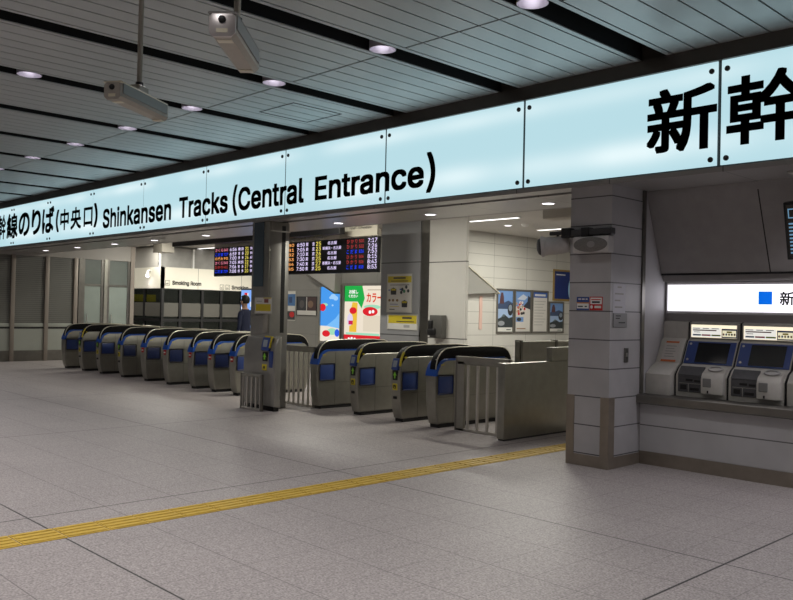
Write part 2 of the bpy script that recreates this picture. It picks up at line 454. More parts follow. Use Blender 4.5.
# stair stringer on the poster wall and stair soffit by the advertisements
mb = MB(); mb.prism([(15.0, 2.76), (16.33, 2.09), (15.0, 2.02)], -13.36, -13.22, mat('stair side panel', (.27, .265, .245), .5), 'x')
mb.prism([(15.0, 2.79), (16.36, 2.095), (16.36, 2.065), (15.0, 2.76)], -13.36, -13.19, CREAM, 'x')
struct('wall_stair_side', mb)
mb = MB(); mb.prism([(-17.72, 2.52), (-16.55, 2.60), (-16.55, 2.03)], 13.75, 14.0, mat('stair soffit', (.34, .33, .31), .45), 'y')
mb.prism([(-17.75, 2.52), (-16.55, 2.03), (-16.55, 1.99), (-17.75, 2.47)], 13.74, 14.0, STEELD, 'y')
struct('wall_stair_soffit', mb)

# ------------------------------------------------------------------ glazed partition with closed shutters (far left, along Y)
XP = -23.13
SLAT = tiled('shutter slats', (.15, .15, .132), [(2, .055, 0, .012, .4)], rough=.45, noise=.05, nscale=2.)
DADO = mat('pale dado panel', (.34, .355, .31), .5, 0, .4, .04, 2.)
POST = mat('partition post', (.27, .235, .20), .45, .3)
bays = [(7.15, 7.98), (8.10, 8.88), (8.98, 9.68)]
for i, (a, b) in enumerate(bays):
    mb = MB()
    mb.box(XP - .06, XP - .03, a, b, 1.03, 2.86, SLAT)
    mb.box(XP - .06, XP, a, b, .93, 1.03, DADO, .005)
    mb.box(XP - .06, XP - .005, a, b, .88, .93, BLACK)
    mb.box(XP - .06, XP - .01, a, b, .29, .88, DADO)
    mb.box(XP - .06, XP - .005, a, b, 0, .29, STEELD)
    o = struct('window_%d' % (i + 1), mb)
mb = MB()
for y in (7.98, 8.88, 9.68): mb.box(XP - .07, XP + .03, y, y + .11, 0, 2.88, POST, .006)
mb.box(XP - .07, XP + .03, 9.82, 9.93, 0, 2.88, STEELD)
mb.box(XP - .08, XP + .02, 7.0, 11.5, 2.86, 3.3, mat('partition header', (.33, .31, .28), .5))
mb.box(XP - .07, XP + .04, 11.36, 11.48, 0, 3.3, POST)
mb.box(XP - .07, XP + .03, 10.56, 10.66, 0, 2.88, STEEL)
struct('trim_partition', mb)
FROST = mat('pale frosted glass', (.26, .30, .27), .25, 0, .5, .08, 1.5)
for n, (a, b) in enumerate(((9.94, 10.56), (10.67, 11.36))):
    mb = MB()
    mb.box(XP - .05, XP, a, a + .06, .02, 2.86, STEELD); mb.box(XP - .05, XP, b - .08, b, .02, 2.86, STEELD)
    mb.box(XP - .05, XP, a + .06, b - .08, 2.1, 2.16, STEELD); mb.box(XP - .05, XP, a + .06, b - .08, .02, .22, STEELD)
    mb.box(XP - .04, XP - .02, a + .06, b - .08, .22, 2.1, FROST); mb.box(XP - .04, XP - .02, a + .06, b - .08, 2.16, 2.86, mat('grey frosted glass', (.15, .17, .155), .25, 0, .5, .1, 2.))
    o = struct('door_%d' % (n + 1), mb)
    mb = MB(); mb.tube([(XP + .04, a + .12, .9), (XP + .04, a + .12, 1.3)], .012, STEELB); h = build('door_handle', mb, o)
mb = MB(); mb.box(-31, XP - .08, 9.5, 9.6, 0, 3.6, GREYW); struct('wall_behind_partition', mb)
# hanging box under the ceiling
mb = MB(); mb.box(-23.0, -22.44, 12.0, 12.4, 3.17, 3.6, mat('beige box', (.5, .47, .40), .6), .01)
tag(build('ceiling_box', mb), 'plain beige box hanging under the inner ceiling, left of smoking room', 'ceiling box')
mb = MB(); mb.box(-6.97, -6.45, 9.55, 9.85, 2.93, 3.6, mat('beige box', (.5, .47, .40), .6), .01)
tag(build('ceiling_box', mb), 'plain beige box hanging under the inner ceiling beside the right pillar', 'ceiling box')

# ------------------------------------------------------------------ smoking room
XSM, YSM = -25.2, 13.5
BAND = mat('cream band panel', (.80, .77, .67), .55, 0, .4, .02, 1.5)
mb = MB()
mb.box(XSM - .1, XSM, YSM, 22.9, 2.15, 2.87, BAND); mb.box(-29, XSM, YSM, YSM + .1, 2.15, 2.87, BAND)
for y in (14.85, 16.6, 18.4): mb.box(XSM, XSM + .003, y, y + .015, 2.15, 2.87, GREYPL)
mb.box(XSM - .02, XSM + .01, YSM - .01, 22.9, 2.13, 2.16, BLACK); mb.box(-29, XSM, YSM - .01, YSM + .02, 2.13, 2.16, BLACK)
struct('wall_smoking_room', mb)
mb = MB()
CLER = mat('grey blind glass', (.30, .295, .28), .35, 0, .5, .12, 3.)
mb.box(XSM - .3, XSM - .25, YSM, 22.9, 2.87, 3.55, CLER)
for y in (13.5, 14.75, 16.1, 17.5, 18.9): mb.box(XSM - .25, XSM - .19, y, y + .06, 2.87, 3.55, WHITE)
mb.box(-29, XSM - .25, YSM, YSM + .1, 2.87, 3.55, mat('grey clerestory panel', (.42, .40, .37), .5))
struct('window_4', mb)
mb = MB()
for y in (13.5, 14.15, 15.0, 15.75, 16.6, 17.5, 18.4): mb.box(XSM - .09, XSM + .01, y, y + .09, 0, 2.13, BLACK)
for x in (-28.4, -27.4, -26.4): mb.box(x - .08, x, YSM, YSM + .09, 0, 2.13, BLACK)
mb.box(XSM - .08, XSM, YSM, 22.9, 1.05, 1.15, BLACK); mb.box(-29, XSM, YSM, YSM + .08, 1.05, 1.15, BLACK)
mb.box(XSM - .08, XSM, YSM, 22.9, 0, .35, BLACK); mb.box(-29, XSM, YSM, YSM + .08, 0, .35, BLACK)
struct('trim_smoking_frames', mb)
FRB = mat('frosted film', (.10, .096, .085), .4)
mb = MB()
mb.box(XSM - .05, XSM - .04, YSM + .1, 22.9, .35, 2.13, PANE); mb.box(-29, XSM - .1, YSM + .04, YSM + .05, .35, 2.13, PANE)
mb.box(XSM - .038, XSM - .032, YSM + .1, 22.9, 1.22, 1.68, FRB); mb.box(-29, XSM - .1, YSM + .03, YSM + .036, 1.22, 1.68, FRB)
struct('window_5', mb)
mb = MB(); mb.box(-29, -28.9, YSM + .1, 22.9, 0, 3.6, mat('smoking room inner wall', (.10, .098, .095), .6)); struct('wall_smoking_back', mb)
t = thing('wall_lamp', 'small bright wall lamp on the cream side of the smoking room', 'wall lamp', (-26.0, 13.45, 2.6))
mb = MB(); mb.lathe([(.03, 0), (.07, -.14), (.075, -.22), (.06, -.22), (.02, -.02)], WHITE, 18, Matrix.Translation((-26.0, 13.40, 2.78))); mb.box(-26.03, -25.97, 13.40, 13.50, 2.74, 2.79, WHITE); build('shade', mb, t)
mb = MB(); mb.lathe([(0, -.26), (.045, -.24), (.06, -.2), (.05, -.14), (0, -.1)], LAMP, 16, Matrix.Translation((-26.0, 13.40, 2.78))); build('bulb', mb, t)
spot(-26.0, 13.25, 2.62, 10, 150)
mb = MB(); mb.box(-28.88, -28.8, 14.0, 15.2, 1.72, 1.98, YEL, .01); tag(build('yellow_notice', mb), 'small yellow notice inside the smoking room behind its glass', 'notice')

def pictogram(mb, fr, u, v, s, m):
    for a in ((u, v, u + s, v + .012), (u, v + s - .012, u + s, v + s), (u, v, u + .012, v + s), (u + s - .012, v, u + s, v + s)): p_rect(mb, fr, *a, m, .003)
    p_rect(mb, fr, u + .15 * s, v + .25 * s, u + .65 * s, v + .38 * s, m, .003); p_rect(mb, fr, u + .7 * s, v + .25 * s, u + .82 * s, v + .38 * s, m, .003)
    p_poly(mb, fr, [(u + .55 * s, v + .5 * s), (u + .62 * s, v + .5 * s), (u + .75 * s, v + .8 * s), (u + .68 * s, v + .8 * s)], m, .003)
GLT = mat('grey lettering', (.02, .02, .02), .5)
fr = FX(0, 0, XSM)
mb = flat(); pictogram(mb, fr, 13.62, 2.26, .17, GLT); p_text(mb, fr, 'Smoking Room', 13.88, 2.25, 14.98, 2.43, GLT, .003, .03)
tag(build('smoking_room_lettering', mb), 'Smoking Room lettering with cigarette pictogram at the corner of the cream band', 'lettering')
mb = flat(); pictogram(mb, fr, 15.72, 2.19, .17, GLT); pictogram(mb, fr, 15.95, 2.19, .17, GLT); p_text(mb, fr, 'Smoking', 16.2, 2.17, 16.9, 2.35, GLT, .003, .03)
tag(build('smoking_lettering', mb), 'Smoking lettering after two pictograms, on the cream band nearest the staff member', 'lettering')

# ------------------------------------------------------------------ lamps
def downlight(x, y, z, label, r=.085, group=None, cat='ceiling light'):
    t = thing('downlight', label, cat, (x, y, z), group)
    mb = MB(); mb.lathe([(r, 0), (r + .022, 0), (r + .022, -.006), (r, -.006), (r, -.001)], WHITE, 20, Matrix.Translation((x, y, z))); build('trim_ring', mb, t)
    mb = MB(); mb.lathe([(0, -.004), (r, -.004), (r, -.001), (0, -.001)], LAMP, 20, Matrix.Translation((x, y, z))); build('lens', mb, t)
    return t
G1 = 'downlights along the soffit behind the sign'
for x, s in ((-21.96, 'below the hiragana at the sign\'s left end'), (-19.98, 'below the first bracket of the Japanese lettering'), (-17.96, 'below the S of Shinkansen'),
             (-16.1, 'below the end of Shinkansen'), (-14.05, 'below Tracks, left of the steel pillar'), (-10.09, 'above the right departure board'),
             (-8.08, 'above the white wall block'), (-6.07, 'left of the speakers on the right pillar')):
    downlight(x, 8.43, 2.96, 'round soffit downlight ' + s, .075, G1)
for x, y, s in ((-11.92, 15.02, 'small round downlight in inner ceiling beside the long line lamp'),):
    downlight(x, y, 3.6, s, .08)
G2 = 'downlights in the black ceiling slots'
def slotlight(k, y, label):
    x = X0S - PITCH * k
    t = thing('slot_downlight', label, 'ceiling light', (x, y, 4.15), G2)
    M = Matrix.Translation((x, y, 4.15))
    mb = MB(); mb.lathe([(.128, .0), (.133, .0), (.133, .09), (.09, .14), (.085, .135), (.125, .085), (.128, .004)], mat('lamp reflector', (.42, .40, .46), .35, .2), 24, M); build('reflector', mb, t)
    mb = MB(); mb.lathe([(0, .06), (.03, .062), (.05, .08), (.052, .10), (.04, .13), (0, .13)], emis('slot lamp bulb', (1, .94, 1.0), 7.0), 20, M); build('bulb', mb, t)
    mb = MB(); mb.box(x - .012, x + .012, y - .012, y + .012, 4.31, 4.42, DARK); build('stem', mb, t)
for k, s in ((0, 'nearest of the row, at the top edge'), (1, 'second nearest'), (2, 'third nearest, below the right camera'),
             (3, 'fourth nearest'), (4, 'fifth nearest, below the left camera'), (5, 'sixth nearest'),
             (6, 'seventh nearest'), (7, 'farthest, at the left edge')):
    slotlight(k, 5.49, 'slot downlight in the row along the sign, ' + s)
slotlight(3, 3.44, 'lit slot downlight standing apart at upper left, nearer than the row along the sign')
for i, (x0, x1, y, s) in enumerate(((-12.02, -10.69, 13.8, 'long white line lamp in inner ceiling right of the white block'), (-11.93, -10.9, 16.2, 'white line lamp in inner ceiling just left of the pillar speakers'),
                     (-25.6, -24.5, 15.08, 'white line lamp in inner ceiling left of the left departure board'), (-29.3, -27.6, 15.3, 'white line lamp in inner ceiling above the smoking room corner'))):
    t = thing('line_lamp', s, 'ceiling light', (x0, y, 3.6), 'line lamps in the inner ceiling')
    mb = MB(); mb.box(x0 - .02, x1 + .02, y - .07, y + .07, 3.585, 3.604, WHITE); build('housing', mb, t)
    mb = MB(); mb.box(x0, x1, y - .05, y + .05, 3.58, 3.586, TUBE); build('lens', mb, t)
mb = MB(); mb.lathe([(0, -.06), (.05, -.06), (.09, -.02), (.1, 0)], WHITE, 16, Matrix.Translation((-11.4, 14.98, 3.6)))
tag(build('smoke_detector', mb), 'small round smoke detector on inner ceiling beyond the line lamp', 'smoke detector')

HALL = 150
for k in range(-4, 13, 1):
    x = X0S - PITCH * k
    spot(x, 5.49, 4.14, HALL * .24)
    if k % 2: spot(x, 3.44, 4.14, HALL * .7)
    if k < 9: spot(x, .4, 4.14, HALL * 1.25)
for x in (-21.96, -19.98, -17.96, -16.1, -14.05, -12.05, -10.09, -8.08, -6.07): spot(x, 8.43, 2.94, 8, 110)
for x, y, e in ((-11.3, 13.8, 70), (-11.4, 16.2, 70), (-8, 18, 60), (-8, 11.0, 90), (-12.2, 9.6, 75), (-16, 11.5, 70), (-21, 11.5, 80), (-25.0, 13, 40), (-22.3, 15, 190), (-21, 18.5, 120), (-28, 11.8, 40)):
    area(x, y, 3.56, 1.3, .12, e * 1.25, (1, .975, .87))  # first two sit at line lamps; the rest are added, without fixtures, for brightness
area(-27, 17, 3.4, 1., .3, 15, (1, .97, .92))
spot(-2.0, 7.8, 2.94, 105, 150, (.96, .93, 1)); spot(0, 7.8, 2.94, 100, 150, (.96, .93, 1))  # unseen spots added to brighten the ticket alcove and pillar side, no fixture built

# ------------------------------------------------------------------ ticket gates
GL, GW = 1.70, .19
def mir(p): return p + [(GL - a, b) for a, b in p[::-1]]
front_c = [(.075, .05), (.03, .2), (.006, .42), (0, .60), (.005, .70), (.02, .78), (.045, .845), (.08, .89), (.125, .922), (.18, .94)]
body_poly = mir(front_c)
hood_top = [(.018, .80), (.026, .87), (.045, .93), (.075, .98), (.115, 1.025), (.17, 1.06), (.24, 1.083), (.5, 1.10)]
hood_poly = mir(hood_top) + [(GL - .14, .925), (GL - .2, .93), (.2, .93), (.14, .925)]
GC = {}
def gmesh(key, fn):
    if key not in GC:
        mb = fn(); o = build(key.split('|')[0], mb, None); GC[key] = o.data; bpy.data.objects.remove(o)
    return GC[key]
def gpart(name, key, fn, parent):
    o = bpy.data.objects.new(name, gmesh(name + '|' + key, fn)); COL.objects.link(o); o.parent = parent; return o
def f_body(): return MB().prism(body_poly, 0, GW, STEEL, 'x', .022, 3).box(GW - .001, GW + .002, .37, .376, .06, .90, STEELD).box(GW - .001, GW + .002, .05, GL - .05, .415, .42, STEELD)
def f_plinth(): return MB().box(.015, GW - .015, .10, GL - .1, 0, .055, BLACK)
def f_hood(): return MB().prism(hood_poly, GW - .13, GW - .006, HOODB, 'x', .01, 2)
def f_rail():
    pts = [(GW - .014, p[0], p[1] + .004) for p in hood_poly[0:14]]
    return MB().tube(pts, .008, CREAM)
def f_band():
    o = [(-.003, .71), (.002, .735), (.015, .782), (.041, .849), (.077, .895), (.123, .927), (.18, .946), (.24, .948)]
    i = [(.045, .71), (.05, .74), (.06, .775), (.082, .822), (.112, .862), (.15, .89), (.19, .907), (.24, .918)]
    mb = MB().prism(o + i[::-1], -.004, GW + .004, BLUEB, 'x', .004, 1)
    mb.prism([(.24, .948), (GL - .2, .944), (GL - .2, .93), (.24, .918)], -.002, GW + .002, BLUEB, 'x'); return mb
def f_panel(m): return lambda: MB().box(GW - .004, GW + .006, .05, .345, .462, .715, m, .02, 2)
def f_pframe(): return MB().box(GW - .003, GW + .003, .038, .357, .45, .727, STEELD, .02, 2)
def f_display():
    M = Matrix.Translation((0, .02, .825)) @ Matrix.Rotation(radians(-14), 4, 'X')
    return MB().box(.03, GW - .03, -.028, .03, -.085, .085, BLUEP, .012, 2, M).box(.055, GW - .055, -.033, -.026, -.045, .05, mat('gate screen', (.32, .36, .40), .3), .003, 1, M)
def f_cross():
    mb = MB().tube([(GW - .014, .016, .80), (GW - .014, .028, .88), (GW - .014, .055, .95), (GW - .014, .09, 1.0)], .017, YEL)
    mb.tube([(GW - .11, .06, .915), (GW + .012, .12, .925)], .014, YEL); return mb
def f_arrow():
    fr = Frame((0, -.002, 0), (1, 0, 0), (0, 0, 1), (0, -1, 0)); mb = MB()
    mb.box(.045, .145, -.006, .02, .60, .735, BLACK, .006, 1)
    mb.prism([(.085, .625), (.105, .625), (.105, .67), (.128, .665), (.095, .72), (.062, .665), (.085, .67)], -.010, -.006, GREEN, 'y'); return mb
def f_icmark():
    mb = MB().box(.045, .145, -.006, .02, .455, .555, YEL, .012, 2)
    mb.box(.07, .12, -.008, -.005, .48, .53, BLACK, .004, 1); mb.box(.085, .105, -.0095, -.007, .49, .508, YEL, .003, 1); return mb
def f_slot(): return MB().box(.06, .125, -.004, .025, .33, .37, BLACK, .006, 1)
def f_noentry():
    mb = MB().box(.055, .145, -.007, .02, .60, .70, RED, .012, 2); mb.box(.068, .132, -.009, -.006, .638, .662, WHITE); return mb
def f_mark(): return MB().box(GW + .001, GW + .005, .10, .17, .855, .87, YEL)
def gate(x, label, strip, panel, front):
    x -= .045
    t = thing('ticket_gate', label, 'ticket gate', (x, 8.25, 0), 'ticket gates in the row')
    b = gpart('body', 'a', f_body, t); gpart('plinth', 'a', f_plinth, t); gpart('hood', 'a', f_hood, t); gpart('handrail', 'a', f_rail, t)
    pf = gpart('panel_frame', 'a', f_pframe, t)
    gpart('side_panel', 'blue' if panel else 'navy', f_panel(BLUEP if panel else NAVY), t)
    if strip: gpart('blue_band', 'a', f_band, t); gpart('yellow_mark', 'a', f_mark, t)
    else: gpart('display', 'a', f_display, t); gpart('yellow_grip', 'a', f_cross, t)
    if front == 'go': gpart('arrow_sign', 'a', f_arrow, t); gpart('card_mark', 'a', f_icmark, t); gpart('button_slot', 'a', f_slot, t)
    if front == 'no': gpart('no_entry_sign', 'a', f_noentry, t)
    return t
for g in ((-20.32, 'leftmost ticket gate of the row, bright blue side panel, beside the shuttered partition', 1, 1, ''),
          (-19.32, 'second ticket gate from the left, with display instead of a blue band', 0, 1, 'go'),
          (-18.36, 'third ticket gate from the left, blue band and bright blue panel above an arrow front', 1, 1, 'go'),
          (-17.28, 'fourth ticket gate from the left, first with a navy side panel', 1, 0, 'go'),
          (-16.2, 'fifth ticket gate from the left, first one with a red no-entry sign', 1, 0, 'no'),
          (-15.26, 'sixth ticket gate from the left, navy panel and red no-entry sign', 1, 0, 'no'),
          (-14.28, 'seventh ticket gate from the left, navy panel, just left of the staff member', 1, 0, 'no'),
          (-13.56, 'eighth ticket gate from the left, navy panel, second left of the steel pillar', 1, 0, 'no'),
          (-12.82, 'ticket gate directly left of the steel pillar, bright blue panel behind the low barrier', 1, 1, 'no'),
          (-10.46, 'ticket gate directly right of the steel pillar, blue band and blank front', 1, 1, ''),
          (-9.50, 'ticket gate with green arrow front, directly right of the one beside the steel pillar', 0, 1, 'go'),
          (-8.585, 'nearest ticket gate with a green arrow front, second from the right end', 0, 1, 'go'),
          (-7.89, 'rightmost ticket gate, blue band, next to the steel railing and screen', 1, 1, '')):
    gate(*g)

# reader casing on the steel pillar
t = thing('pillar_card_reader', 'steel casing with display and green arrow at the foot of the steel pillar', 'ticket gate', (-10.9, 7.55, 0))
mb = MB(); mb.prism([(7.60, .06), (7.5, .08), (7.485, .7), (7.50, 1.0), (7.56, 1.13), (7.62, 1.16), (7.62, .06)], -11.25, -10.41, PST, 'x', .02, 3); build('body', mb, t)
mb = MB(); mb.box(-11.25, -10.46, 7.53, 7.62, 0, .07, BLACK); build('plinth', mb, t)
DM = Matrix.Translation((-10.630, 7.497, 1.03)) @ Matrix.Rotation(radians(-12), 4, 'X')
mb = MB(); mb.box(-.10, .10, -.03, .03, -.105, .105, BLUEP, .015, 2, DM); mb.box(-.055, .055, -.036, -.028, -.05, .06, mat('gate screen', (.3, .3, .3)), .003, 1, DM); mb.box(-.07, .12, -.02, .02, .10, .125, YEL, .006, 1, DM); mb.box(.10, .125, -.03, .0, -.06, .11, YEL, .006, 1, DM)
build('display', mb, t)
mb = MB(); mb.box(-10.720, -10.590, 7.478, 7.5, .765, .905, BLACK, .006, 1); mb.prism([(-10.675, .79), (-10.640, .79), (-10.640, .835), (-10.615, .83), (-10.657, .89), (-10.700, .83), (-10.675, .835)], 7.472, 7.478, GREEN, 'y'); build('arrow_sign', mb, t)
mb = MB(); mb.box(-10.730, -10.600, 7.478, 7.5, .62, .72, YEL, .012, 2); mb.box(-10.685, -10.645, 7.474, 7.48, .65, .69, BLACK, .004, 1); build('card_mark', mb, t)
mb = MB(); mb.box(-10.555, -10.450, 7.478, 7.5, .67, .93, BLUEP, .015, 2); build('blue_panel', mb, t)

# railings
def railing(label, x0, x1, y, ztop, nb, plate=0., bw=.016):
    t = thing('steel_railing', label, 'railing', ((x0 + x1) / 2, y, 0))
    mb = MB(); mb.box(x0, x1, y - .02, y + .02, ztop - .05 - plate, ztop, STEEL, .006, 1); build('top_rail', mb, t)
    mb = MB(); mb.box(x0, x1, y - .02, y + .02, .0, .035, STEELB, .006, 1); build('bottom_rail', mb, t)
    for i in range(nb):
        x = x0 + .03 + (x1 - x0 - .06) * i / (nb - 1)
        mb = MB(); mb.box(x - bw, x + bw, y - .013, y + .013, .035, ztop - .05 - plate, STEELB if i % 1 == 0 else STEEL, .004, 1); build('bar', mb, t)
    for x in (x0, x1):
        mb = MB(); mb.box(x - .02, x + .02, y - .022, y + .022, 0, ztop, STEELD, .005, 1); build('post', mb, t)
    return t
railing('low barred steel barrier in front of the steel pillar\'s foot', -11.14, -10.60, 7.40, .56, 5, bw=.018)
railing('tall barred steel railing between the steel pillar and the gate right of it', -11.38, -10.54, 8.38, .98, 7, .05, .018)
t = railing('barred steel railing joining the rightmost gate to the steel screen', -7.50, -6.60, 8.42, 1.0, 6, .06, .02)
mb = MB(); mb.prism([(-7.52, 0), (-7.36, 0), (-7.36, .93), (-7.52, .93)], 8.40, 8.44, STEEL, 'y'); build('foot_plate', mb, t)
t = thing('steel_screen', 'solid stainless steel screen panel left of the right pillar', 'screen panel', (-6.52, 8.9, 0))
mb = MB(); mb.box(-6.58, -6.47, 8.15, 9.75, .02, .965, STEEL, .006, 2); build('panel', mb, t)
mb = MB(); mb.box(-6.57, -6.48, 9.15, 9.75, .965, 1.15, STEEL, .005, 1); build('end_post', mb, t)
mb = MB(); mb.box(-6.575, -6.475, 8.17, 9.73, 0, .02, DARK); build('base_strip', mb, t)
t = thing('steel_barrier', 'long low stainless steel barrier running back behind the rightmost gate', 'barrier', (-7.7, 11.4, 0))
mb = MB()
for a, b in ((9.98, 10.9), (10.93, 12.2), (12.23, 13.6)): mb.box(-7.74, -7.66, a, b, .03, 1.17, STEEL, .006, 1)
build('panel', mb, t)
for y in (10.0, 10.9, 12.2, 13.55):
    mb = MB(); mb.box(-7.76, -7.64, y, y + .05, 0, 1.19, STEELD, .004, 1); build('post', mb, t)

# ------------------------------------------------------------------ ticket machine alcove
mb = MB(); mb.box(-4.66, 5, 8.19, 8.34, .14, .66, TICKL); struct('wall_ticket_lower', mb)
mb = MB(); mb.box(-4.66, 5, 8.175, 8.34, 0, .14, BRONZE); struct('baseboard_ticket', mb)
mb = MB(); mb.box(-4.70, 5, 8.75, 8.9, .66, 2.96, TICKW); mb.box(-4.66, -4.640, 8.22, 8.75, .66, 2.96, mat('alcove cheek', (.5, .49, .5), .5)); mb.box(-4.66, -4.615, 8.16, 8.22, .76, 2.96, STEELD)
struct('wall_ticket', mb)
mb = MB(); mb.prism([(8.61, 2.07), (8.27, 2.88), (8.27, 2.96), (8.75, 2.96), (8.75, 2.07)], -4.634, 5, TICKW, 'x')
for x in (-3.44, -2.1, -.8): mb.prism([(8.608, 2.07), (8.268, 2.88), (8.29, 2.89), (8.63, 2.08)], x, x + .012, BLACK, 'x')
mb.box(-4.634, 5, 8.60, 8.62, 2.055, 2.075, BLACK); mb.box(-4.63, 5, 8.64, 8.75, 1.99, 2.055, TICKW)
struct('wall_ticket_canopy', mb)
mb = MB(); mb.prism([(8.10, .665), (8.10, .74), (8.12, .75), (8.8, .75), (8.8, .66), (8.14, .65)], -4.68, 5, STEELD, 'x', .004, 1)
tag(build('counter_shelf', mb), 'dark steel counter shelf carrying the ticket machines', 'counter')

t = thing('ticket_light_box', 'white illuminated sign strip with blue square above the ticket machines', 'sign', (-3.5, 8.73, 1.66))
mb = MB(); mb.box(-4.626, 1.0, 8.70, 8.75, 1.63, 1.985, mat('light box frame', (.55, .54, .54), .5), .008, 1); build('frame', mb, t)
mb = MB(); mb.box(-4.60, .97, 8.693, 8.705, 1.662, 1.952, WHITEBOX); build('light_panel', mb, t)
fr = FY(0, 0, 8.693); mb = flat()
p_rect(mb, fr, -3.585, 1.742, -3.445, 1.878, mat('blue square', (.0, .12, .72), .4, emit=(.0, .16, .85), estr=.8), .002)
p_text(mb, fr, '新幹線', -3.37, 1.735, -2.92, 1.878, LETTER, .002, .02); build('lettering', mb, t)

MP = [(8.74, .75), (8.387, .75), (8.385, .97), (8.455, 1.05), (8.53, 1.09), (8.65, 1.335), (8.685, 1.36), (8.69, 1.54), (8.74, 1.55)]
SL = Frame((0, 8.53, 1.09), (1, 0, 0), Vector((0, .12, .245)).normalized(), Vector((0, -.245, .12)).normalized())   # the sloping face
SLL = .2728
BEIGE = mat('ticket machine beige', (.56, .54, .49), .5, 0, .4, .05, 14.)
TGREY = mat('ticket machine dark recess', (.10, .10, .105), .5, 0, .4, .1, 30.)
def machine(x0, x1, label):
    t = thing('ticket_machine', label, 'ticket machine', ((x0 + x1) / 2, 8.5, .75), 'ticket machines on the counter')
    mb = MB(); mb.prism(MP, x0, x1, BEIGE, 'x', .008, 2)
    build('body', mb, t)
    mb = MB(); ET = [(a - .003, b) for a, b in MP]
    for a in (x0 - .008, x1): mb = MB(); mb.prism(ET, a, a + .008, BLACK, 'x'); build('edge_trim', mb, t)
    w = x1 - x0
    mb = MB(); mb.box(x0 + .01, x1 - .01, 8.672, 8.70, 1.362, 1.53, GREYPL, .006, 1); hd = build('header_frame', mb, t)
    mb = MB(); mb.box(x0 + .03, x1 - .03, 8.667, 8.676, 1.378, 1.515, emis('header lamp', (1, .88, .66), 1.1)); build('header_light', mb, hd)
    fr = FY(x0, 0, 8.667); mb = flat()
    p_rect(mb, fr, .04, 1.384, w * .645, 1.486, emis('header paper', (.95, .92, .86), .85), .001)
    DT = mat('dark print', (.06, .055, .05), .6)
    p_rect(mb, fr, .05, 1.450, w * .56, 1.462, mat('brown print', (.16, .05, .05), .6), .002)
    for a, b in ((.05, .13), (.16, .23), (.26, .34)): p_rect(mb, fr, a, 1.472, b, 1.479, DT, .002)
    p_rect(mb, fr, .06, 1.432, .13, 1.438, DT, .002)
    for a, b, c in ((.05, .14, mat('slate print', (.12, .2, .35))), (.15, .25, mat('pink print', (.75, .08, .15))), (.26, .36, mat('lime print', (.4, .55, .08)))): p_rect(mb, fr, a, 1.396, b, 1.412, c, .002)
    p_rect(mb, fr, w * .66, 1.380, w * .955, 1.478, BLUEP, .001); p_rect(mb, fr, w * .675, 1.392, w * .94, 1.460, emis('header picture', (.95, .88, .62), .8), .002)
    p_rect(mb, fr, w * .76, 1.435, w * .86, 1.452, YEL, .003)
    for i in range(5): p_ell(mb, fr, w * (.70 + i * .053), 1.418, .010, .012, mat('print %d' % i, [(.5, .1, .1), (.2, .3, .5), (.5, .4, .1), (.1, .1, .1), (.4, .15, .05)][i]), .003)
    build('header_print', mb, hd)
    # sloping blue face with screen
    mb = MB(); q = [SL.p(a, b, k) for k in (-.01, .008) for a, b in ((x0 + .015, .004), (x1 - .015, .004), (x1 - .015, SLL - .004), (x0 + .015, SLL - .004))]
    mb.add(q, [(0, 1, 2, 3), (4, 5, 6, 7), (0, 1, 5, 4), (1, 2, 6, 5), (2, 3, 7, 6), (3, 0, 4, 7)], BLUEP); bf = build('blue_face', mb, t)
    mb = MB(); q = [SL.p(a, b, k) for k in (.004, .011) for a, b in ((x0 + .135, .02), (x1 - .075, .02), (x1 - .075, SLL - .02), (x0 + .135, SLL - .02))]
    mb.add(q, [(0, 1, 2, 3), (4, 5, 6, 7), (0, 1, 5, 4), (1, 2, 6, 5), (2, 3, 7, 6), (3, 0, 4, 7)], mat('dark screen', (.004, .005, .006), .25)); build('screen', mb, t)
    mb = MB()
    for b in (.05, .235):
        mb.lathe([(.013, -.002), (.013, .004), (0, .005)], STEELB, 12, Matrix.Translation(SL.p(x0 + .05, b, .008)) @ Matrix.Rotation(radians(64), 4, 'X'))
    build('knob', mb, bf)
    # coin and note recess
    mb = MB(); mb.box(x0 + .03, x0 + .30, 8.375, 8.395, .80, .975, TGREY, .006, 1)
    mb.prism([(8.378, .975), (8.46, 1.062), (8.45, 1.07), (8.37, .98)], x0 + .03, x0 + .30, TGREY, 'x'); rc = build('coin_panel', mb, t)
    for a, b, z0, z1 in ((.12, .20, .915, .94), (.215, .285, .91, .935), (.06, .13, .825, .875), (.17, .27, .82, .85)):
        mb = MB(); mb.box(x0 + a, x0 + b, 8.369, 8.38, z0, z1, BLACK, .003, 1); build('slot', mb, rc)
    mb = MB(); mb.box(x0 + .05, x0 + .285, 8.369, 8.376, .888, .894, GREYPL); mb.box(x0 + .15, x0 + .156, 8.369, 8.376, .80, .888, GREYPL); build('divider', mb, rc)
    # ticket tray pod
    pod = [(8.40, .79), (8.335, .80), (8.33, .95), (8.36, 1.01), (8.45, 1.065), (8.47, 1.05)]
    mb = MB(); mb.prism(pod, x0 + .305, x1 - .02, BEIGE, 'x', .012, 2); pd = build('ticket_pod', mb, t)
    mb = MB(); mb.lathe([(.085, 0), (.075, .012), (.06, .012), (.055, .003), (0, .002)], mat('tray metal', (.33, .32, .30), .35, .5), 24, Matrix.Translation((x0 + .425, 8.425, 1.055)) @ Matrix.Rotation(radians(30), 4, 'X') @ Matrix.Scale(.6, 4, (0, 1, 0))); build('tray', mb, pd)
    mb = MB(); mb.box(x0 + .33, x0 + .42, 8.324, 8.34, .87, .96, mat('grey ticket window', (.22, .22, .21), .2), .006, 1); build('window', mb, pd)
    mb = MB(); mb.box(x0 + .375, x0 + .392, 8.33, 8.345, .805, .835, BLACK, .002, 1); build('slot', mb, pd)
    return t
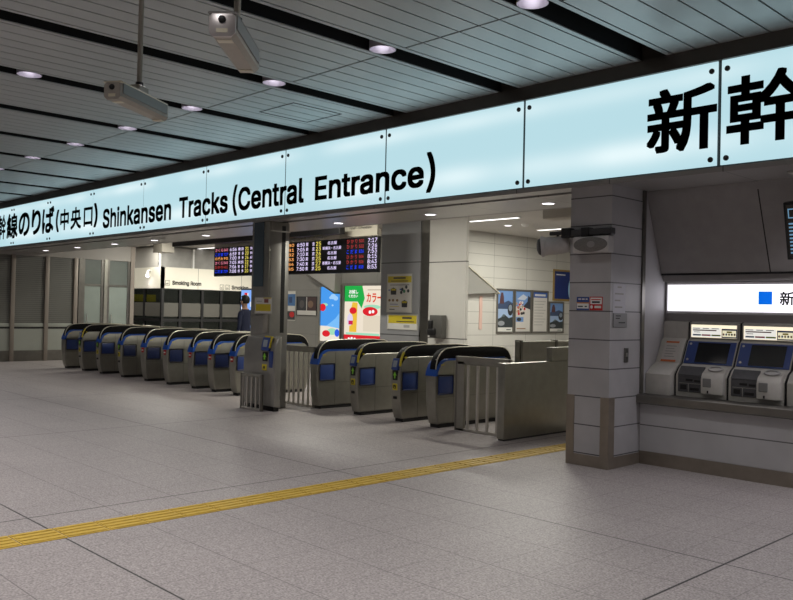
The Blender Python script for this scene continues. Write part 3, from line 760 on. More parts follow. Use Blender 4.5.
machine(-4.33, -3.768, 'left ticket machine, blue face with dark screen under a lit header')
machine(-3.752, -3.19, 'right ticket machine, blue face with dark screen, cut by the right edge')
t = thing('blank_console', 'grey blank console with orange-edged notice left of the ticket machines', 'console', (-4.48, 8.5, .75))
MPF = [(8.74, .75), (8.30, .75), (8.30, .97), (8.41, 1.05), (8.505, 1.09), (8.635, 1.335), (8.68, 1.36), (8.69, 1.54), (8.74, 1.55)]
mb = MB(); mb.prism(MPF, -4.638, -4.345, BEIGE, 'x', .008, 2); build('body', mb, t)
mb = flat(); PP = mat('console notice paper', (.60, .57, .53), .6); OR = mat('orange print', (.62, .17, .05), .6)
SL = Frame((-.03, 8.505, 1.09), (1, 0, 0), Vector((0, .13, .245)).normalized(), Vector((0, -.245, .13)).normalized())
p_rect(mb, SL, -4.545, .01, -4.37, .262, PP, .004)
p_rect(mb, SL, -4.545, .01, -4.37, .035, OR, .006); p_rect(mb, SL, -4.535, .24, -4.38, .262, OR, .006)
for i in range(5): p_rect(mb, SL, -4.52, .07 + i * .032, -4.40 - .02 * (i % 2), .078 + i * .032, GREYPL, .006)
build('notice', mb, t)
mb = MB(); mb.prism(MP, -3.172, -2.6, BEIGE, 'x', .008, 2); tag(build('end_console', mb), 'beige blank console right of the ticket machines at the photo edge', 'console')

# monitor at the right edge
t = thing('hanging_monitor', 'dark monitor with blue text hanging above the ticket machines at the right edge', 'monitor', (-2.6, 7.95, 2.42))
TM = Matrix.Translation((-2.585, 7.98, 2.42)) @ Matrix.Rotation(radians(14), 4, 'X')
mb = MB(); mb.box(-.46, .46, -.03, .05, -.27, .27, BLACK, .01, 2, TM); build('casing', mb, t)
mb = MB(); mb.box(-.435, .435, -.034, -.029, -.245, .245, mat('monitor screen', (.005, .007, .012), .2), 0, 1, TM); build('screen', mb, t)
mb = flat(); fr = Frame(TM @ Vector((0, -.034, 0)), TM.to_3x3() @ Vector((1, 0, 0)), TM.to_3x3() @ Vector((0, 0, 1)), TM.to_3x3() @ Vector((0, -1, 0)))
ES = emis('monitor blue text', (.25, .5, .75), .5)
for i in range(9): p_rect(mb, fr, -.42, -.21 + i * .034, -.30 + .03 * (i % 3), -.195 + i * .034, ES, .001)
for a in ((-.42, .12, -.30, .13), (-.42, .20, -.30, .21), (-.42, .12, -.41, .21), (-.31, .12, -.30, .21)): p_rect(mb, fr, *a, ES, .001)
build('screen_text', mb, t)
mb = MB(); mb.tube([(-2.62, 8.03, 2.45), (-2.62, 8.1, 2.94)], .03, DARK); mb.box(-3.0, -2.3, 7.85, 8.25, 2.935, 2.96, GREYPL, .006, 1); build('bracket', mb, t)

# ------------------------------------------------------------------ things on the right pillar
t = thing('horn_speaker', 'grey barrel speaker hanging left of the right pillar', 'speaker', (-5.4, 7.6, 2.42))
ax = Vector((-.80, -.60, -.10)).normalized()
Mh = Matrix.Translation((-5.31, 7.53, 2.345)) @ ax.to_track_quat('Z', 'Y').to_matrix().to_4x4()
HG = mat('speaker grey', (.52, .50, .485), .5, 0, .4, .05, 20.)
mb = MB(); mb.lathe([(0, -.17), (.05, -.165), (.085, -.13), (.098, -.06), (.10, .08), (.105, .13)], HG, 28, Mh); build('shell', mb, t)
mb = MB(); mb.lathe([(.105, .12), (.112, .13), (.112, .16), (.10, .165)], HG, 28, Mh); build('rim', mb, t)
mb = MB(); mb.lathe([(.104, .150), (.08, .19), (.04, .205), (0, .208)], DARK, 28, Mh); build('grille', mb, t)
mb = MB(); mb.tube([(-5.31, 7.56, 2.43), (-5.28, 7.52, 2.450)], .014, BLACK); mb.tube([(-5.19, 7.57, 2.38), (-5.17, 7.56, 2.47), (-5.22, 7.52, 2.450)], .008, BLACK); build('bracket', mb, t)
t = thing('oval_speaker', 'flat box speaker with oval dark grille on the right pillar', 'speaker', (-4.82, 7.5, 2.32))
mb = MB(); mb.box(-5.035, -4.60, 7.44, 7.55, 2.245, 2.415, HG, .012, 2); build('shell', mb, t)
mb = MB(); mb.lathe([(.202, -.004), (.202, .006), (.18, .012), (.05, .016), (0, .018)], mat('oval grille', (.17, .16, .15), .5, 0, .4, .15, 90.), 32, Matrix.Translation((-4.815, 7.44, 2.33)) @ Matrix.Rotation(pi / 2, 4, 'X') @ Matrix.Scale(.39, 4, (0, 1, 0))); gr = build('grille', mb, t)
mb = MB(); mb.lathe([(.05, .01), (.045, .022), (0, .025)], mat('dust cap', (.26, .25, .24), .5), 20, Matrix.Translation((-4.80, 7.44, 2.33)) @ Matrix.Rotation(pi / 2, 4, 'X') @ Matrix.Scale(.7, 4, (0, 1, 0))); build('dust_cap', mb, gr)
t = thing('speaker_bracket', 'dark steel mounting bar above the speakers on the right pillar', 'bracket', (-5.0, 7.53, 2.45))
mb = MB(); mb.box(-5.17, -4.585, 7.47, 7.55, 2.43, 2.50, DARK, .008, 1); mb.box(-5.38, -5.15, 7.50, 7.54, 2.455, 2.495, DARK, .006, 1); build('bar', mb, t)
mb = MB(); mb.box(-5.20, -5.08, 7.455, 7.548, 2.42, 2.52, BLACK, .008, 1); build('clamp', mb, t); mb = MB(); mb.box(-4.95, -4.85, 7.46, 7.548, 2.42, 2.515, BLACK, .006, 1); build('clamp', mb, t)
# stickers
fr = FY(0, 0, 7.55)
mb = flat(); B = BLUEP
p_rect(mb, fr, -5.04, 1.645, -4.885, 1.785, B, .002); p_rect(mb, fr, -5.035, 1.662, -4.89, 1.715, WHITE, .003); p_rect(mb, fr, -5.04, 1.715, -4.885, 1.727, mat('orange line', (.6, .25, .03)), .003)
for a, b in ((-5.02, -4.985), (-4.975, -4.94), (-4.93, -4.905)): p_rect(mb, fr, a, 1.755, b, 1.768, WHITE, .003)
p_rect(mb, fr, -5.025, 1.678, -4.96, 1.69, LETTER, .004); p_rect(mb, fr, -4.94, 1.678, -4.91, 1.69, LETTER, .004)
tag(build('blue_sticker', mb), 'small blue and white sticker on the front of the right pillar', 'sticker')
mb = flat()
p_rect(mb, fr, -4.88, 1.645, -4.722, 1.788, RED, .002); p_rect(mb, fr, -4.870, 1.71, -4.732, 1.778, WHITE, .003)
p_rect(mb, fr, -4.86, 1.752, -4.745, 1.762, RED, .004); p_rect(mb, fr, -4.85, 1.722, -4.755, 1.74, LETTER, .004)
p_ell(mb, fr, -4.855, 1.68, .016, .018, WHITE, .003); p_rect(mb, fr, -4.82, 1.668, -4.74, 1.692, WHITE, .003)
tag(build('red_sticker', mb), 'small red and white sticker on the front of the right pillar', 'sticker')
fr = FX(0, 0, -4.632)
mb = flat(); LP = mat('lilac white paper', (.60, .59, .63), .6)
p_rect(mb, fr, 7.60, 1.60, 7.84, 1.925, LP, .002)
for i, (a, b) in enumerate(((7.68, 7.76), (7.63, 7.80), (7.63, 7.74), (7.63, 7.78))): p_rect(mb, fr, a, 1.885 - i * .07, b, 1.9 - i * .07, GREYPL, .003)
tag(build('paper_notice', mb), 'pale paper notice on the side of the right pillar facing the ticket machines', 'notice')
mb = MB(); mb.box(-4.632, -4.622, 7.60, 7.87, 1.47, 1.62, mat('grey plate', (.22, .22, .22), .5), .002, 1)
fr2 = FX(0, 0, -4.622)
for a, b, z in ((7.64, 7.74, 1.585), (7.64, 7.72, 1.56), (7.70, 7.83, 1.515)): p_rect(mb, fr2, a, z, b, z + .012, BLACK, .001)
tag(build('grey_plate', mb), 'grey lettered plate below the paper notice on the right pillar', 'plate')
t = thing('wall_switch', 'small dark steel switch plate on the right pillar beside the counter', 'switch', (-4.63, 7.87, 1.18))
mb = MB(); mb.box(-4.632, -4.62, 7.83, 7.91, 1.10, 1.255, STEELD, .004, 1); build('plate', mb, t)
mb = MB(); mb.box(-4.622, -4.612, 7.855, 7.885, 1.16, 1.20, STEELB, .003, 1); build('button', mb, t)

# ------------------------------------------------------------------ hanging cctv housings
def cctv(label, front, d, rearlen, top, px, py, w, h, style):
    d = Vector(d); d.z = 0; d.normalize()                     # d points backwards, away from the viewer
    yaw = atan2(d.y, d.x)
    t = bpy.data.objects.new('ceiling_camera', None); COL.objects.link(t); t.location = (px, py, top)
    tag(t, label, 'surveillance camera', 'surveillance cameras hanging from the ceiling')
    M = Matrix.Translation(Vector(front)) @ Matrix.Rotation(yaw, 4, 'Z')    # local +x = backwards, y = left, z = up
    L = rearlen
    CB = mat('camera housing beige', (.40, .37, .32), .45, .1, .5, .04, 30.)
    CG = mat('camera grey cover', (.25, .245, .235), .4, .4)
    CS = mat('camera silver face', (.62, .58, .56), .3, .6)
    mb = MB()
    mb.prism([(-w / 2, -h / 2 + .02), (-w / 2 + .02, -h / 2), (w / 2 - .02, -h / 2), (w / 2, -h / 2 + .02), (w / 2, h / 2), (-w / 2, h / 2)], .012, L, CB, 'x', .006, 2, M); build('housing', mb, t)
    mb = MB(); mb.box(.0, L * .97, -w / 2 - .008, w / 2 + .008, h / 2, h / 2 + .012, CG if style else CREAM, .004, 1, M); mb.box(.03, L * .96, w / 2, w / 2 + .006, -h * .1, h / 2 + .012, CG, .002, 1, M); mb.box(.03, L * .96, -w / 2 - .006, -w / 2, -h * .1, h / 2 + .012, CG, .002, 1, M); build('sun_shield', mb, t)
    mb = MB(); mb.prism([(-w / 2 - .003, -h / 2 + .018), (-w / 2 + .018, -h / 2 - .003), (w / 2 - .018, -h / 2 - .003), (w / 2 + .003, -h / 2 + .018), (w / 2 + .003, h / 2 - .012), (w / 2 - .012, h / 2 + .003), (-w / 2 + .012, h / 2 + .003), (-w / 2 - .003, h / 2 - .012)], 0, .014, CS if style else CB, 'x', .004, 2, M); fp = build('front_plate', mb, t)
    mb = MB(); LM = M @ Matrix.Translation((0, 0, h * .24)) @ Matrix.Rotation(-pi / 2, 4, 'Y'); mb.lathe([(.017, -.002), (.017, .006), (.012, .008), (0, .009)], BLACK, 16, LM); build('lens', mb, fp)
    mb = MB(); mb.box(-.002, .002, -w * .22, w * .22, -h * .34, -h * .16, mat('camera label', (.7, .66, .5), .5), 0, 1, M); build('label_plate', mb, fp)
    mb = MB(); mb.box(.05, .09, -w * .3, w * .3, -h / 2 - .004, -h / 2, CREAM, .001, 1, M); mb.box(L - .06, L - .02, -w * .3, w * .3, -h / 2 - .006, -h / 2, CREAM, .001, 1, M); build('base_clip', mb, t)
    bs = M @ Vector((L * .52, 0, h / 2 + .01))
    mb = MB(); mb.box(L * .42, L * .62, -.035, .035, h / 2 + .01, h / 2 + .06, CB, .006, 1, M); build('mount', mb, t)
    mb = MB(); c = M @ Vector((L * .52, 0, h / 2 + .05)); mb.tube([c, (c.x, c.y, 4.15)], .0165, mat('pole paint', (.42, .39, .33), .4, .2), 14); mb.tube([(c.x, c.y, c.z), (c.x, c.y, c.z + .035)], .024, DARK, 14)
    mb.tube([(c.x, c.y, 4.12), (c.x, c.y, 4.15)], .05, DARK, 14); build('pole', mb, t)
cctv('boxy surveillance camera on a pole at upper left, seen from its side', (-4.796, 2.209, 2.885), (-.565, .854, 0), .60, 3.0, -4.97, 2.46, .105, .10, 0)
cctv('boxy surveillance camera with silver face on a pole, upper right of the two', (-3.193, 1.97, 2.85), (-.705, .71, 0), .575, 3.02, -3.45, 2.23, .115, .10, 1)

# ------------------------------------------------------------------ departure boards
EM = {'pink': emis('led pink', (.85, .25, .35), 1.), 'blue': emis('led blue', (.02, .06, 1.), 1.1), 'orange': emis('led orange', (1., .42, .12), 1.), 'red': emis('led red', (.45, .05, .05), 1.),
      'white': emis('led white', (.78, .68, 1.), 1.1), 'yellow': emis('led yellow', (.8, .68, .12), 1.)}
BB = mat('board black', (.004, .004, .005), .35)
HDR = mat('board header cream', (.60, .56, .47), .5)
ZR = [2.975, 2.868, 2.766, 2.661, 2.556, 2.452]
def board(x0, x1, label, rows, hdr):
    t = thing('departure_board', label, 'departure board', ((x0 + x1) / 2, 11.1, 2.33), 'departure boards beyond the gates')
    mb = MB(); mb.box(x0, x1, 11.0, 11.07, 2.335, 3.045, BB, .01, 1); build('casing', mb, t)
    mb = MB(); mb.box(x0, x1, 11.0, 11.07, 3.045, hdr[0], HDR, .006, 1); h = build('header', mb, t)
    mb = flat(); fr = FY(0, 0, 11.0)
    for a, b, c, d, s in hdr[1]: p_text(mb, fr, s, a, b, c, d, WHITE, .002, .02)
    build('header_lettering', mb, h)
    for i, cells in enumerate(rows):
        mb = flat()
        for a, b, s, k, hh in cells: p_text(mb, fr, s, a, ZR[i] - hh / 2, b, ZR[i] + hh / 2, EM[k], .003, .008)
        build('train_row', mb, t)
    mb = MB(); 
    for x in (x0 + .3, x1 - .3): mb.tube([(x, 11.035, hdr[0]), (x, 11.035, 3.6)], .02, DARK)
    build('hanger', mb, t)
nm = [('さくら', 'pink'), ('こだま', 'blue'), ('のぞみ', 'orange'), ('さくら', 'pink'), ('ひかり', 'red'), ('こだま', 'blue')]
no = ['541', '727', '90', '545', '461', '729']; tm = ['6:56', '6:59', '7:00', '7:05', '7:06', '7:08']; pf = ['21', '20', '24', '22', '27', '20']
rows = []
for i in range(6):
    r = [(-17.87, -17.52, nm[i][0], nm[i][1], .078), (-17.48, -17.30, no[i], nm[i][1], .066), (-17.22, -16.93, tm[i], 'white', .08), (-16.56, -16.42, pf[i], 'yellow', .082), (-16.36, -16.0, '博多' if i != 2 else '広島', 'white', .07)]
    if i in (0, 3): r.append((-16.87, -16.62, '東京', 'white', .075))
    else: r += [(-16.86, -16.78, '博', 'white', .078), (-16.70, -16.62, '多', 'white', .078)]
    rows.append(r)
board(-17.93, -15.7, 'left departure board of coloured train rows, left of the steel pillar', rows, (3.21, [(-17.55, 3.08, -16.1, 3.16, 'Shinkansen Departures')]))
t1 = ['6:50', '7:05', '7:10', '7:30', '7:40', '7:50']; p1 = ['25', '23', '26', '25', '27', '25']; t2 = ['7:17', '7:26', '7:53', '8:15', '8:43', '8:53']
n2 = [('ひ か り', 'red'), ('ひ か り', 'red'), ('こ だ ま', 'blue'), ('ひ か り', 'red'), ('ひ か り', 'red'), ('こ だ ま', 'blue')]
rows = []
for i in range(6):
    r = [(-15.2, -14.9, 'のぞみ', 'orange', .078), (-14.86, -14.66, '8' + str(i), 'orange', .066), (-14.55, -14.28, t1[i], 'white', .08), (-14.24, -14.15, '東', 'white', .08), (-14.02, -13.93, '京', 'white', .08), (-13.89, -13.72, p1[i], 'yellow', .085),
         (-13.66 if i in (1, 4) else -13.5, -13.06 if i in (1, 4) else -13.2, '新横浜・名古屋' if i in (1, 4) else '名古屋', 'white', .07),
         (-12.88, -12.56, n2[i][0], n2[i][1], .08), (-12.50, -12.36, ['500', '502', '836', '504', '506', '838'][i], n2[i][1], .066), (-12.24, -11.97, t2[i], 'white', .085)]
    rows.append(r)
board(-15.3, -11.93, 'right departure board of coloured train rows, between steel pillar and dark pillar', rows, (3.19, [(-15.1, 3.07, -13.5, 3.155, 'for Nagoya and Tokyo')]))
rb = [o for o in COL.objects if o.name.startswith('departure_board')][-1]
mb = MB(); mb.box(-13.08, -11.93, 10.96, 10.998, 3.06, 3.345, mat('caption beige', (.40, .37, .30), .5), .006, 1)
p_text(mb, FY(0, 0, 10.96), '東京・名古屋方面', -12.75, 3.28, -11.95, 3.335, WHITE, .002, .02); p_text(mb, FY(0, 0, 10.96), 'for Tokyo', -12.75, 3.20, -12.1, 3.26, WHITE, .002, .02)
build('caption_plate', mb, rb)
t = thing('ceiling_beam', 'dark hanging beam in front of the departure boards', 'beam', (-16, 10.6, 3.07))
mb = MB(); mb.box(-19.3, -12.66, 10.6, 10.75, 3.10, 3.24, BLACK, .006, 1); build('beam', mb, t)
mb = MB()
for x in (-19, -16, -13): mb.tube([(x, 10.68, 3.24), (x, 10.68, 3.6)], .02, DARK)
build('hanger', mb, t)

# ------------------------------------------------------------------ posters and advertisements
C = lambda n, c: mat('print ' + n, c, .55)
SKY, HILL, SNOW, PAPER, INK = C('sky', (.16, .30, .60)), C('hill', (.035, .045, .05)), C('white', (.70, .70, .66)), C('paper', (.62, .60, .56)), C('ink', (.03, .03, .035))
SKY2 = C('pale sky', (.35, .48, .70))
def framed(name, label, cat, fr, w, h, fw, fm, draw, group=None, depth=.03, bg=None):
    """framed flat poster hung on a wall; fr at its lower left corner"""
    t = thing(name, label, cat, fr.p(w / 2, 0, 0), group)
    mb = MB()
    q = lambda a, b, k: fr.p(a, b, k)
    for a0, b0, a1, b1 in ((0, 0, w, fw), (0, h - fw, w, h), (0, fw, fw, h - fw), (w - fw, fw, w, h - fw)):
        mb.add([q(a, b, k) for k in (0, depth) for a, b in ((a0, b0), (a1, b0), (a1, b1), (a0, b1))], [(0, 1, 2, 3), (4, 5, 6, 7), (0, 1, 5, 4), (1, 2, 6, 5), (2, 3, 7, 6), (3, 0, 4, 7)], fm)
    build('frame', mb, t)
    mb = flat(); f2 = Frame(fr.p(fw, fw, depth * .4), fr.u * (w - 2 * fw), fr.v * (h - 2 * fw), fr.n)
    p_rect(mb, f2, 0, 0, 1, 1, bg or PAPER, 0.); draw(mb, f2); build('print', mb, t)
    return t
def d_land(mb, f):
    p_rect(mb, f, 0, .55, 1, 1, SKY, .001); p_poly(mb, f, [(0, .55), (1, .55), (1, .70), (.7, .76), (.4, .70), (.25, .72), (0, .66)], C('dark sea', (.05, .08, .16)), .002)
    p_poly(mb, f, [(.12, .68), (.42, .68), (.40, .84), (.34, .95), (.22, .95), (.16, .84)], C('castle', (.10, .045, .05)), .003)
    p_rect(mb, f, 0, .10, 1, .55, SKY2, .001); p_poly(mb, f, [(0, .10), (1, .10), (1, .36), (.75, .33), (.45, .42), (.3, .36), (0, .30)], HILL, .002); p_poly(mb, f, [(.25, .36), (.40, .43), (.5, .385), (.42, .36)], C('far hill', (.12, .16, .18)), .003)
    p_ell(mb, f, .25, .2, .22, .06, C('grey car', (.30, .32, .35)), .003)
    p_ell(mb, f, .84, .54, .18, .15, INK, .004); p_ell(mb, f, .84, .58, .12, .08, C('grey blue', (.25, .30, .36)), .005)
    p_rect(mb, f, 0, 0, 1, .10, SNOW, .002); p_rect(mb, f, .6, .035, .9, .055, INK, .003)
def d_fest(mb, f):
    p_rect(mb, f, 0, .62, 1, 1, SKY, .001); p_poly(mb, f, [(.1, .80), (.5, .93), (.8, .86), (.6, .78)], C('cloud', (.55, .60, .68)), .002)
    rnd = random.Random(3)
    for i in range(26):
        p_ell(mb, f, rnd.uniform(.05, .62), rnd.uniform(.43, .74), .07, .035, [RED, SNOW, INK, C('sand', (.5, .35, .2))][i % 4], .002 + i * .0002)
    p_poly(mb, f, [(.5, .62), (1, .55), (1, .85), (.85, .9), (.8, .75)], C('dark tower', (.04, .045, .06)), .003)
    p_rect(mb, f, .05, .24, .55, .36, SKY, .002); p_ell(mb, f, .25, .3, .15, .045, HILL, .003); p_rect(mb, f, .1, .06, .7, .085, C('brown text', (.30, .18, .1)), .003)
def d_paper(mb, f):
    p_rect(mb, f, 0, .86, 1, 1, C('deep blue', (.05, .12, .40)), .001); p_rect(mb, f, .12, .90, .88, .95, SNOW, .002)
    for i in range(9): p_rect(mb, f, .1, .76 - i * .075, .9 - .1 * (i % 3), .775 - i * .075, C('grey text', (.35, .35, .34)), .001)
def d_arc(mb, f):
    p_rect(mb, f, 0, 0, 1, 1, C('night blue', (.012, .03, .17)), .001); p_rect(mb, f, .08, .86, .45, .90, SNOW, .002)
    a = [(.98 + .40 * cos(x), .36 + .66 * sin(x)) for x in [radians(95 + 140 * i / 24) for i in range(25)]]; b = [(.98 + .34 * cos(x), .36 + .64 * sin(x)) for x in [radians(95 + 140 * i / 24) for i in range(25)]]
    p_poly(mb, f, [q for q in a + b[::-1] if q[1] > .02], C('ice blue', (.35, .62, .85)), .002)
PF = mat('poster frame grey', (.16, .15, .13), .4, .3)
G3 = 'framed posters on the white tiled wall'
framed('framed_poster', 'framed landscape poster leftmost on the white tiled wall', 'poster', FX(16.42, 1.07, -13.36), .70, 1.14, .045, PF, d_land, G3)
framed('framed_poster', 'framed colourful festival poster second from left on the white tiled wall', 'poster', FX(17.15, 1.07, -13.36), .72, 1.14, .045, PF, d_fest, G3)
framed('framed_poster', 'framed white text poster with blue heading on the white tiled wall', 'poster', FX(17.90, 1.07, -13.36), .72, 1.14, .045, PF, d_paper, G3)
framed('framed_poster', 'framed landscape poster rightmost, under the gold framed night-blue one', 'poster', FX(18.66, 1.07, -13.36), .70, .86, .045, PF, d_land, G3)
framed('framed_poster', 'gold framed night-blue poster with pale arc beside the right pillar', 'poster', FX(18.84, 1.96, -13.36), 1.25, .86, .05, mat('gold frame', (.42, .28, .09), .4, .5), d_arc, G3)
mb = MB(); mb.box(-13.36, -13.34, 15.75, 15.86, 1.17, 2.0, C('peach', (.62, .42, .36)), .003, 1); tag(build('narrow_sign', mb), 'narrow peach vertical strip on the white tiled wall beneath the stair side', 'sign')

# notices on the dark pillar
YH = C('notice yellow', (.55, .43, .02))
def d_not1(mb, f):
    p_rect(mb, f, .02, .78, .98, .95, YH, .001); p_rect(mb, f, .25, .88, .75, .92, INK, .002); p_rect(mb, f, .15, .81, .85, .83, INK, .002); p_rect(mb, f, .12, .71, .9, .725, INK, .002)
    for u, v in ((.26, .55), (.72, .22)):
        p_poly(mb, f, [(u - .11, v - .09), (u + .11, v - .09), (u + .12, v + .06), (u, v + .1), (u - .12, v + .06)], INK, .002); p_rect(mb, f, u - .09, v + .02, u + .09, v + .07, YH, .003)
    for u, v, c in ((.62, .6, HILL), (.78, .66, HILL), (.7, .55, C('leaf', (.05, .2, .1))), (.58, .52, INK), (.86, .56, HILL)): p_ell(mb, f, u, v, .05, .045, c, .002)
    p_ell(mb, f, .08, .58, .035, .018, C('dot', (.03, .08, .35)), .002); p_ell(mb, f, .55, .60, .04, .02, C('dot', (.03, .08, .35)), .002)
    for u in (.1, .25, .42): p_ell(mb, f, u, .31, .05, .035, C('brown', (.2, .12, .05)), .002)
    p_rect(mb, f, .12, .20, .45, .215, C('dot', (.03, .08, .35)), .002); p_rect(mb, f, .12, .14, .5, .155, YH, .002); p_rect(mb, f, .1, .06, .32, .08, INK, .002)
def d_not2(mb, f):
    p_rect(mb, f, .02, .4, .98, .96, YH, .001); p_rect(mb, f, .5, .72, .82, .85, INK, .002); p_rect(mb, f, .3, .5, .9, .56, INK, .002); p_rect(mb, f, .55, .12, .75, .3, C('grey text', (.35, .35, .34)), .002)
WF = mat('notice frame', (.45, .44, .40), .5)
framed('pillar_notice', 'tall white notice with yellow heading on the dark pillar', 'notice', FY(-12.715, 1.55, 12.0), .75, .81, .012, WF, d_not1, None, .012)
framed('pillar_notice', 'wide yellow notice lowest on the dark pillar', 'notice', FY(-12.68, 1.20, 12.0), .89, .32, .012, WF, d_not2, None, .014)
def d_not3(mb, f):
    p_rect(mb, f, .04, .12, .96, .58, YH, .001); p_rect(mb, f, .5, .93, .98, 1., YH, .001); p_rect(mb, f, .56, .66, .82, .9, C('brick', (.2, .06, .05)), .002); p_rect(mb, f, .1, .72, .42, .78, C('grey text', (.35, .35, .34)), .002)
framed('pillar_notice', 'small yellow and white notice on the steel pillar', 'notice', FY(-11.12, 1.50, 7.596), .46, .265, .01, WF, d_not3, None, .012)
t = thing('wall_intercom', 'grey wall unit with black front on the white block beside the dark pillar', 'intercom', (-11.2, 12, 1.08))
mb = MB(); mb.box(-11.33, -11.0, 11.86, 12.0, 1.08, 1.52, mat('intercom grey', (.09, .088, .08), .5), .01, 2); build('casing', mb, t)
mb = MB(); mb.box(-11.36, -11.16, 11.82, 11.87, 1.12, 1.26, BLACK, .02, 2); mb.box(-11.34, -11.24, 11.82, 11.87, 1.24, 1.42, BLACK, .02, 2); build('handset', mb, t)

# advertisement light boxes (plain generic designs)
def E(n, c, s=1.): return emis('ad ' + n, c, s)
def d_blue(mb, f):
    p_rect(mb, f, 0, .28, 1, 1, E('azure', (.07, .33, .85)), .001); p_poly(mb, f, [(.3, .28), (1, .24), (1, .55), (.75, .42)], E('azure light', (.2, .52, .95)), .002)
    for u, v, r in ((.62, .82, .14), (.75, .79, .12), (.5, .80, .08), (.6, .66, .05)): p_ell(mb, f, u, v, r, r * .35, E('mist', (.35, .62, .95)), .003)
    p_rect(mb, f, 0, 0, 1, .28, E('buff', (.85, .78, .66)), .001); p_ell(mb, f, .3, .14, .2, .06, E('red', (.72, .02, .03)), .003); p_ell(mb, f, .6, .18, .25, .06, E('mint', (.35, .72, .5)), .002); p_ell(mb, f, .85, .16, .12, .07, E('royal', (.03, .12, .8)), .003)
    p_ell(mb, f, .1, .62, .16, .07, E('red', (.72, .02, .03)), .004); p_ell(mb, f, .2, .67, .16, .03, E('mint', (.35, .72, .5)), .003)
def d_col(mb, f):
    p_poly(mb, f, [(0, .72), (.36, .72), (.47, .60), (.55, .78), (.48, 1), (0, 1)], E('green', (.02, .42, .07)), .001)
    p_text(mb, f, 'お試し', .12, .86, .37, .93, E('white', (.95, .95, .95)), .002, .03); p_text(mb, f, 'ください', .11, .79, .36, .845, E('white', (.95, .95, .95)), .002, .03)
    p_text(mb, f, 'カラー', .60, .71, 1.0, .875, E('vermilion', (.72, .05, .02)), .002, .03); p_rect(mb, f, .62, .92, .98, .935, E('tan', (.5, .4, .28)), .002)
    p_poly(mb, f, [(.14, .18), (.34, .18), (.36, .70), (.22, .71), (.15, .5)], E('amber', (.85, .52, .05)), .001)
    p_ell(mb, f, .24, .56, .10, .06, E('red', (.72, .02, .03)), .003); p_ell(mb, f, .16, .40, .08, .11, E('pale lilac', (.75, .66, .85)), .002); p_rect(mb, f, .12, .31, .24, .38, E('crimson', (.6, .02, .1)), .004)
    p_rect(mb, f, .05, .13, .95, .17, E('mint', (.35, .72, .5)), .002); p_rect(mb, f, 0, 0, 1, .13, E('red', (.72, .02, .03)), .002)
    p_ell(mb, f, .70, .55, .20, .08, E('red', (.72, .02, .03)), .003); p_ell(mb, f, .75, .63, .22, .04, E('mint', (.35, .72, .5)), .002)
    for u, v in ((.14, .05), (.22, .06), (.30, .05), (.70, .54), (.78, .55)): p_ell(mb, f, u, v, .035, .03, E('white', (.95, .95, .95)), .005)
    p_rect(mb, f, .52, .20, .98, .48, E('sand', (.75, .66, .52)), .001)
BUFF = E('cream', (.86, .76, .62))
framed('advertisement_light_box', 'glowing blue advertisement light box left of the colourful one', 'advertisement', FY(-17.43, .69, 14.0), .92, 1.54, .05, STEEL, d_blue, None, .06, E('azure', (.07, .33, .85)))
framed('advertisement_light_box', 'glowing cream and green advertisement light box with red katakana', 'advertisement', FY(-16.47, .69, 14.0), 1.55, 1.58, .07, mat('ad frame', (.20, .19, .175), .4, .4), d_col, None, .06, BUFF)
def d_sb(mb, f):
    p_rect(mb, f, 0, .5, 1, .9, C('poster blue', (.06, .16, .36)), .001); p_rect(mb, f, 0, .02, 1, .32, INK, .001); p_rect(mb, f, .2, .6, .6, .8, C('navy', (.02, .05, .15)), .002); p_ell(mb, f, .6, .2, .3, .1, RED, .002)
def d_dk(mb, f):
    p_rect(mb, f, .0, .25, .48, 1, INK, .001); p_rect(mb, f, .52, .25, 1, 1, C('wine', (.06, .03, .03)), .001); p_ell(mb, f, .7, .6, .14, .2, C('sepia', (.2, .12, .08)), .002); p_ell(mb, f, .25, .6, .12, .22, C('slate', (.09, .08, .08)), .002)
framed('wall_poster', 'narrow blue and white poster on grey back wall, right of the steel pillar', 'poster', FY(-18.92, 1.24, 14.0), .40, .84, .012, WF, d_sb, None, .015)
framed('wall_poster', 'dark double poster on grey back wall left of the blue light box', 'poster', FY(-18.46, 1.40, 14.0), .88, .52, .012, mat('black frame', (.02, .02, .02)), d_dk, None, .02)
t = thing('advertisement_pillar', 'blue, white and red glowing sign standing behind the staff member', 'advertisement', (-20.6, 13.95, 0))
mb = MB(); mb.box(-21.1, -20.1, 13.9, 14.1, 0, 2.15, DARK, .01, 1); build('casing', mb, t)
mb = flat(); f = Frame((-21.08, 13.9, .6), (.96, 0, 0), (0, 0, 1.5), (0, -1, 0))
p_rect(mb, f, 0, 0, 1, 1, E('sky blue', (.25, .45, .95)), .002)
rnd = random.Random(5)
for i in range(16):
    u, v = rnd.uniform(.02, .8), rnd.uniform(.02, .9); p_rect(mb, f, u, v, u + rnd.uniform(.08, .2), v + rnd.uniform(.03, .1), [E('white', (.95, .95, .95)), E('red', (.72, .02, .03)), E('royal', (.03, .12, .8)), E('rose', (.9, .4, .5))][i % 4], .003 + i * .0002)
build('print', mb, t)

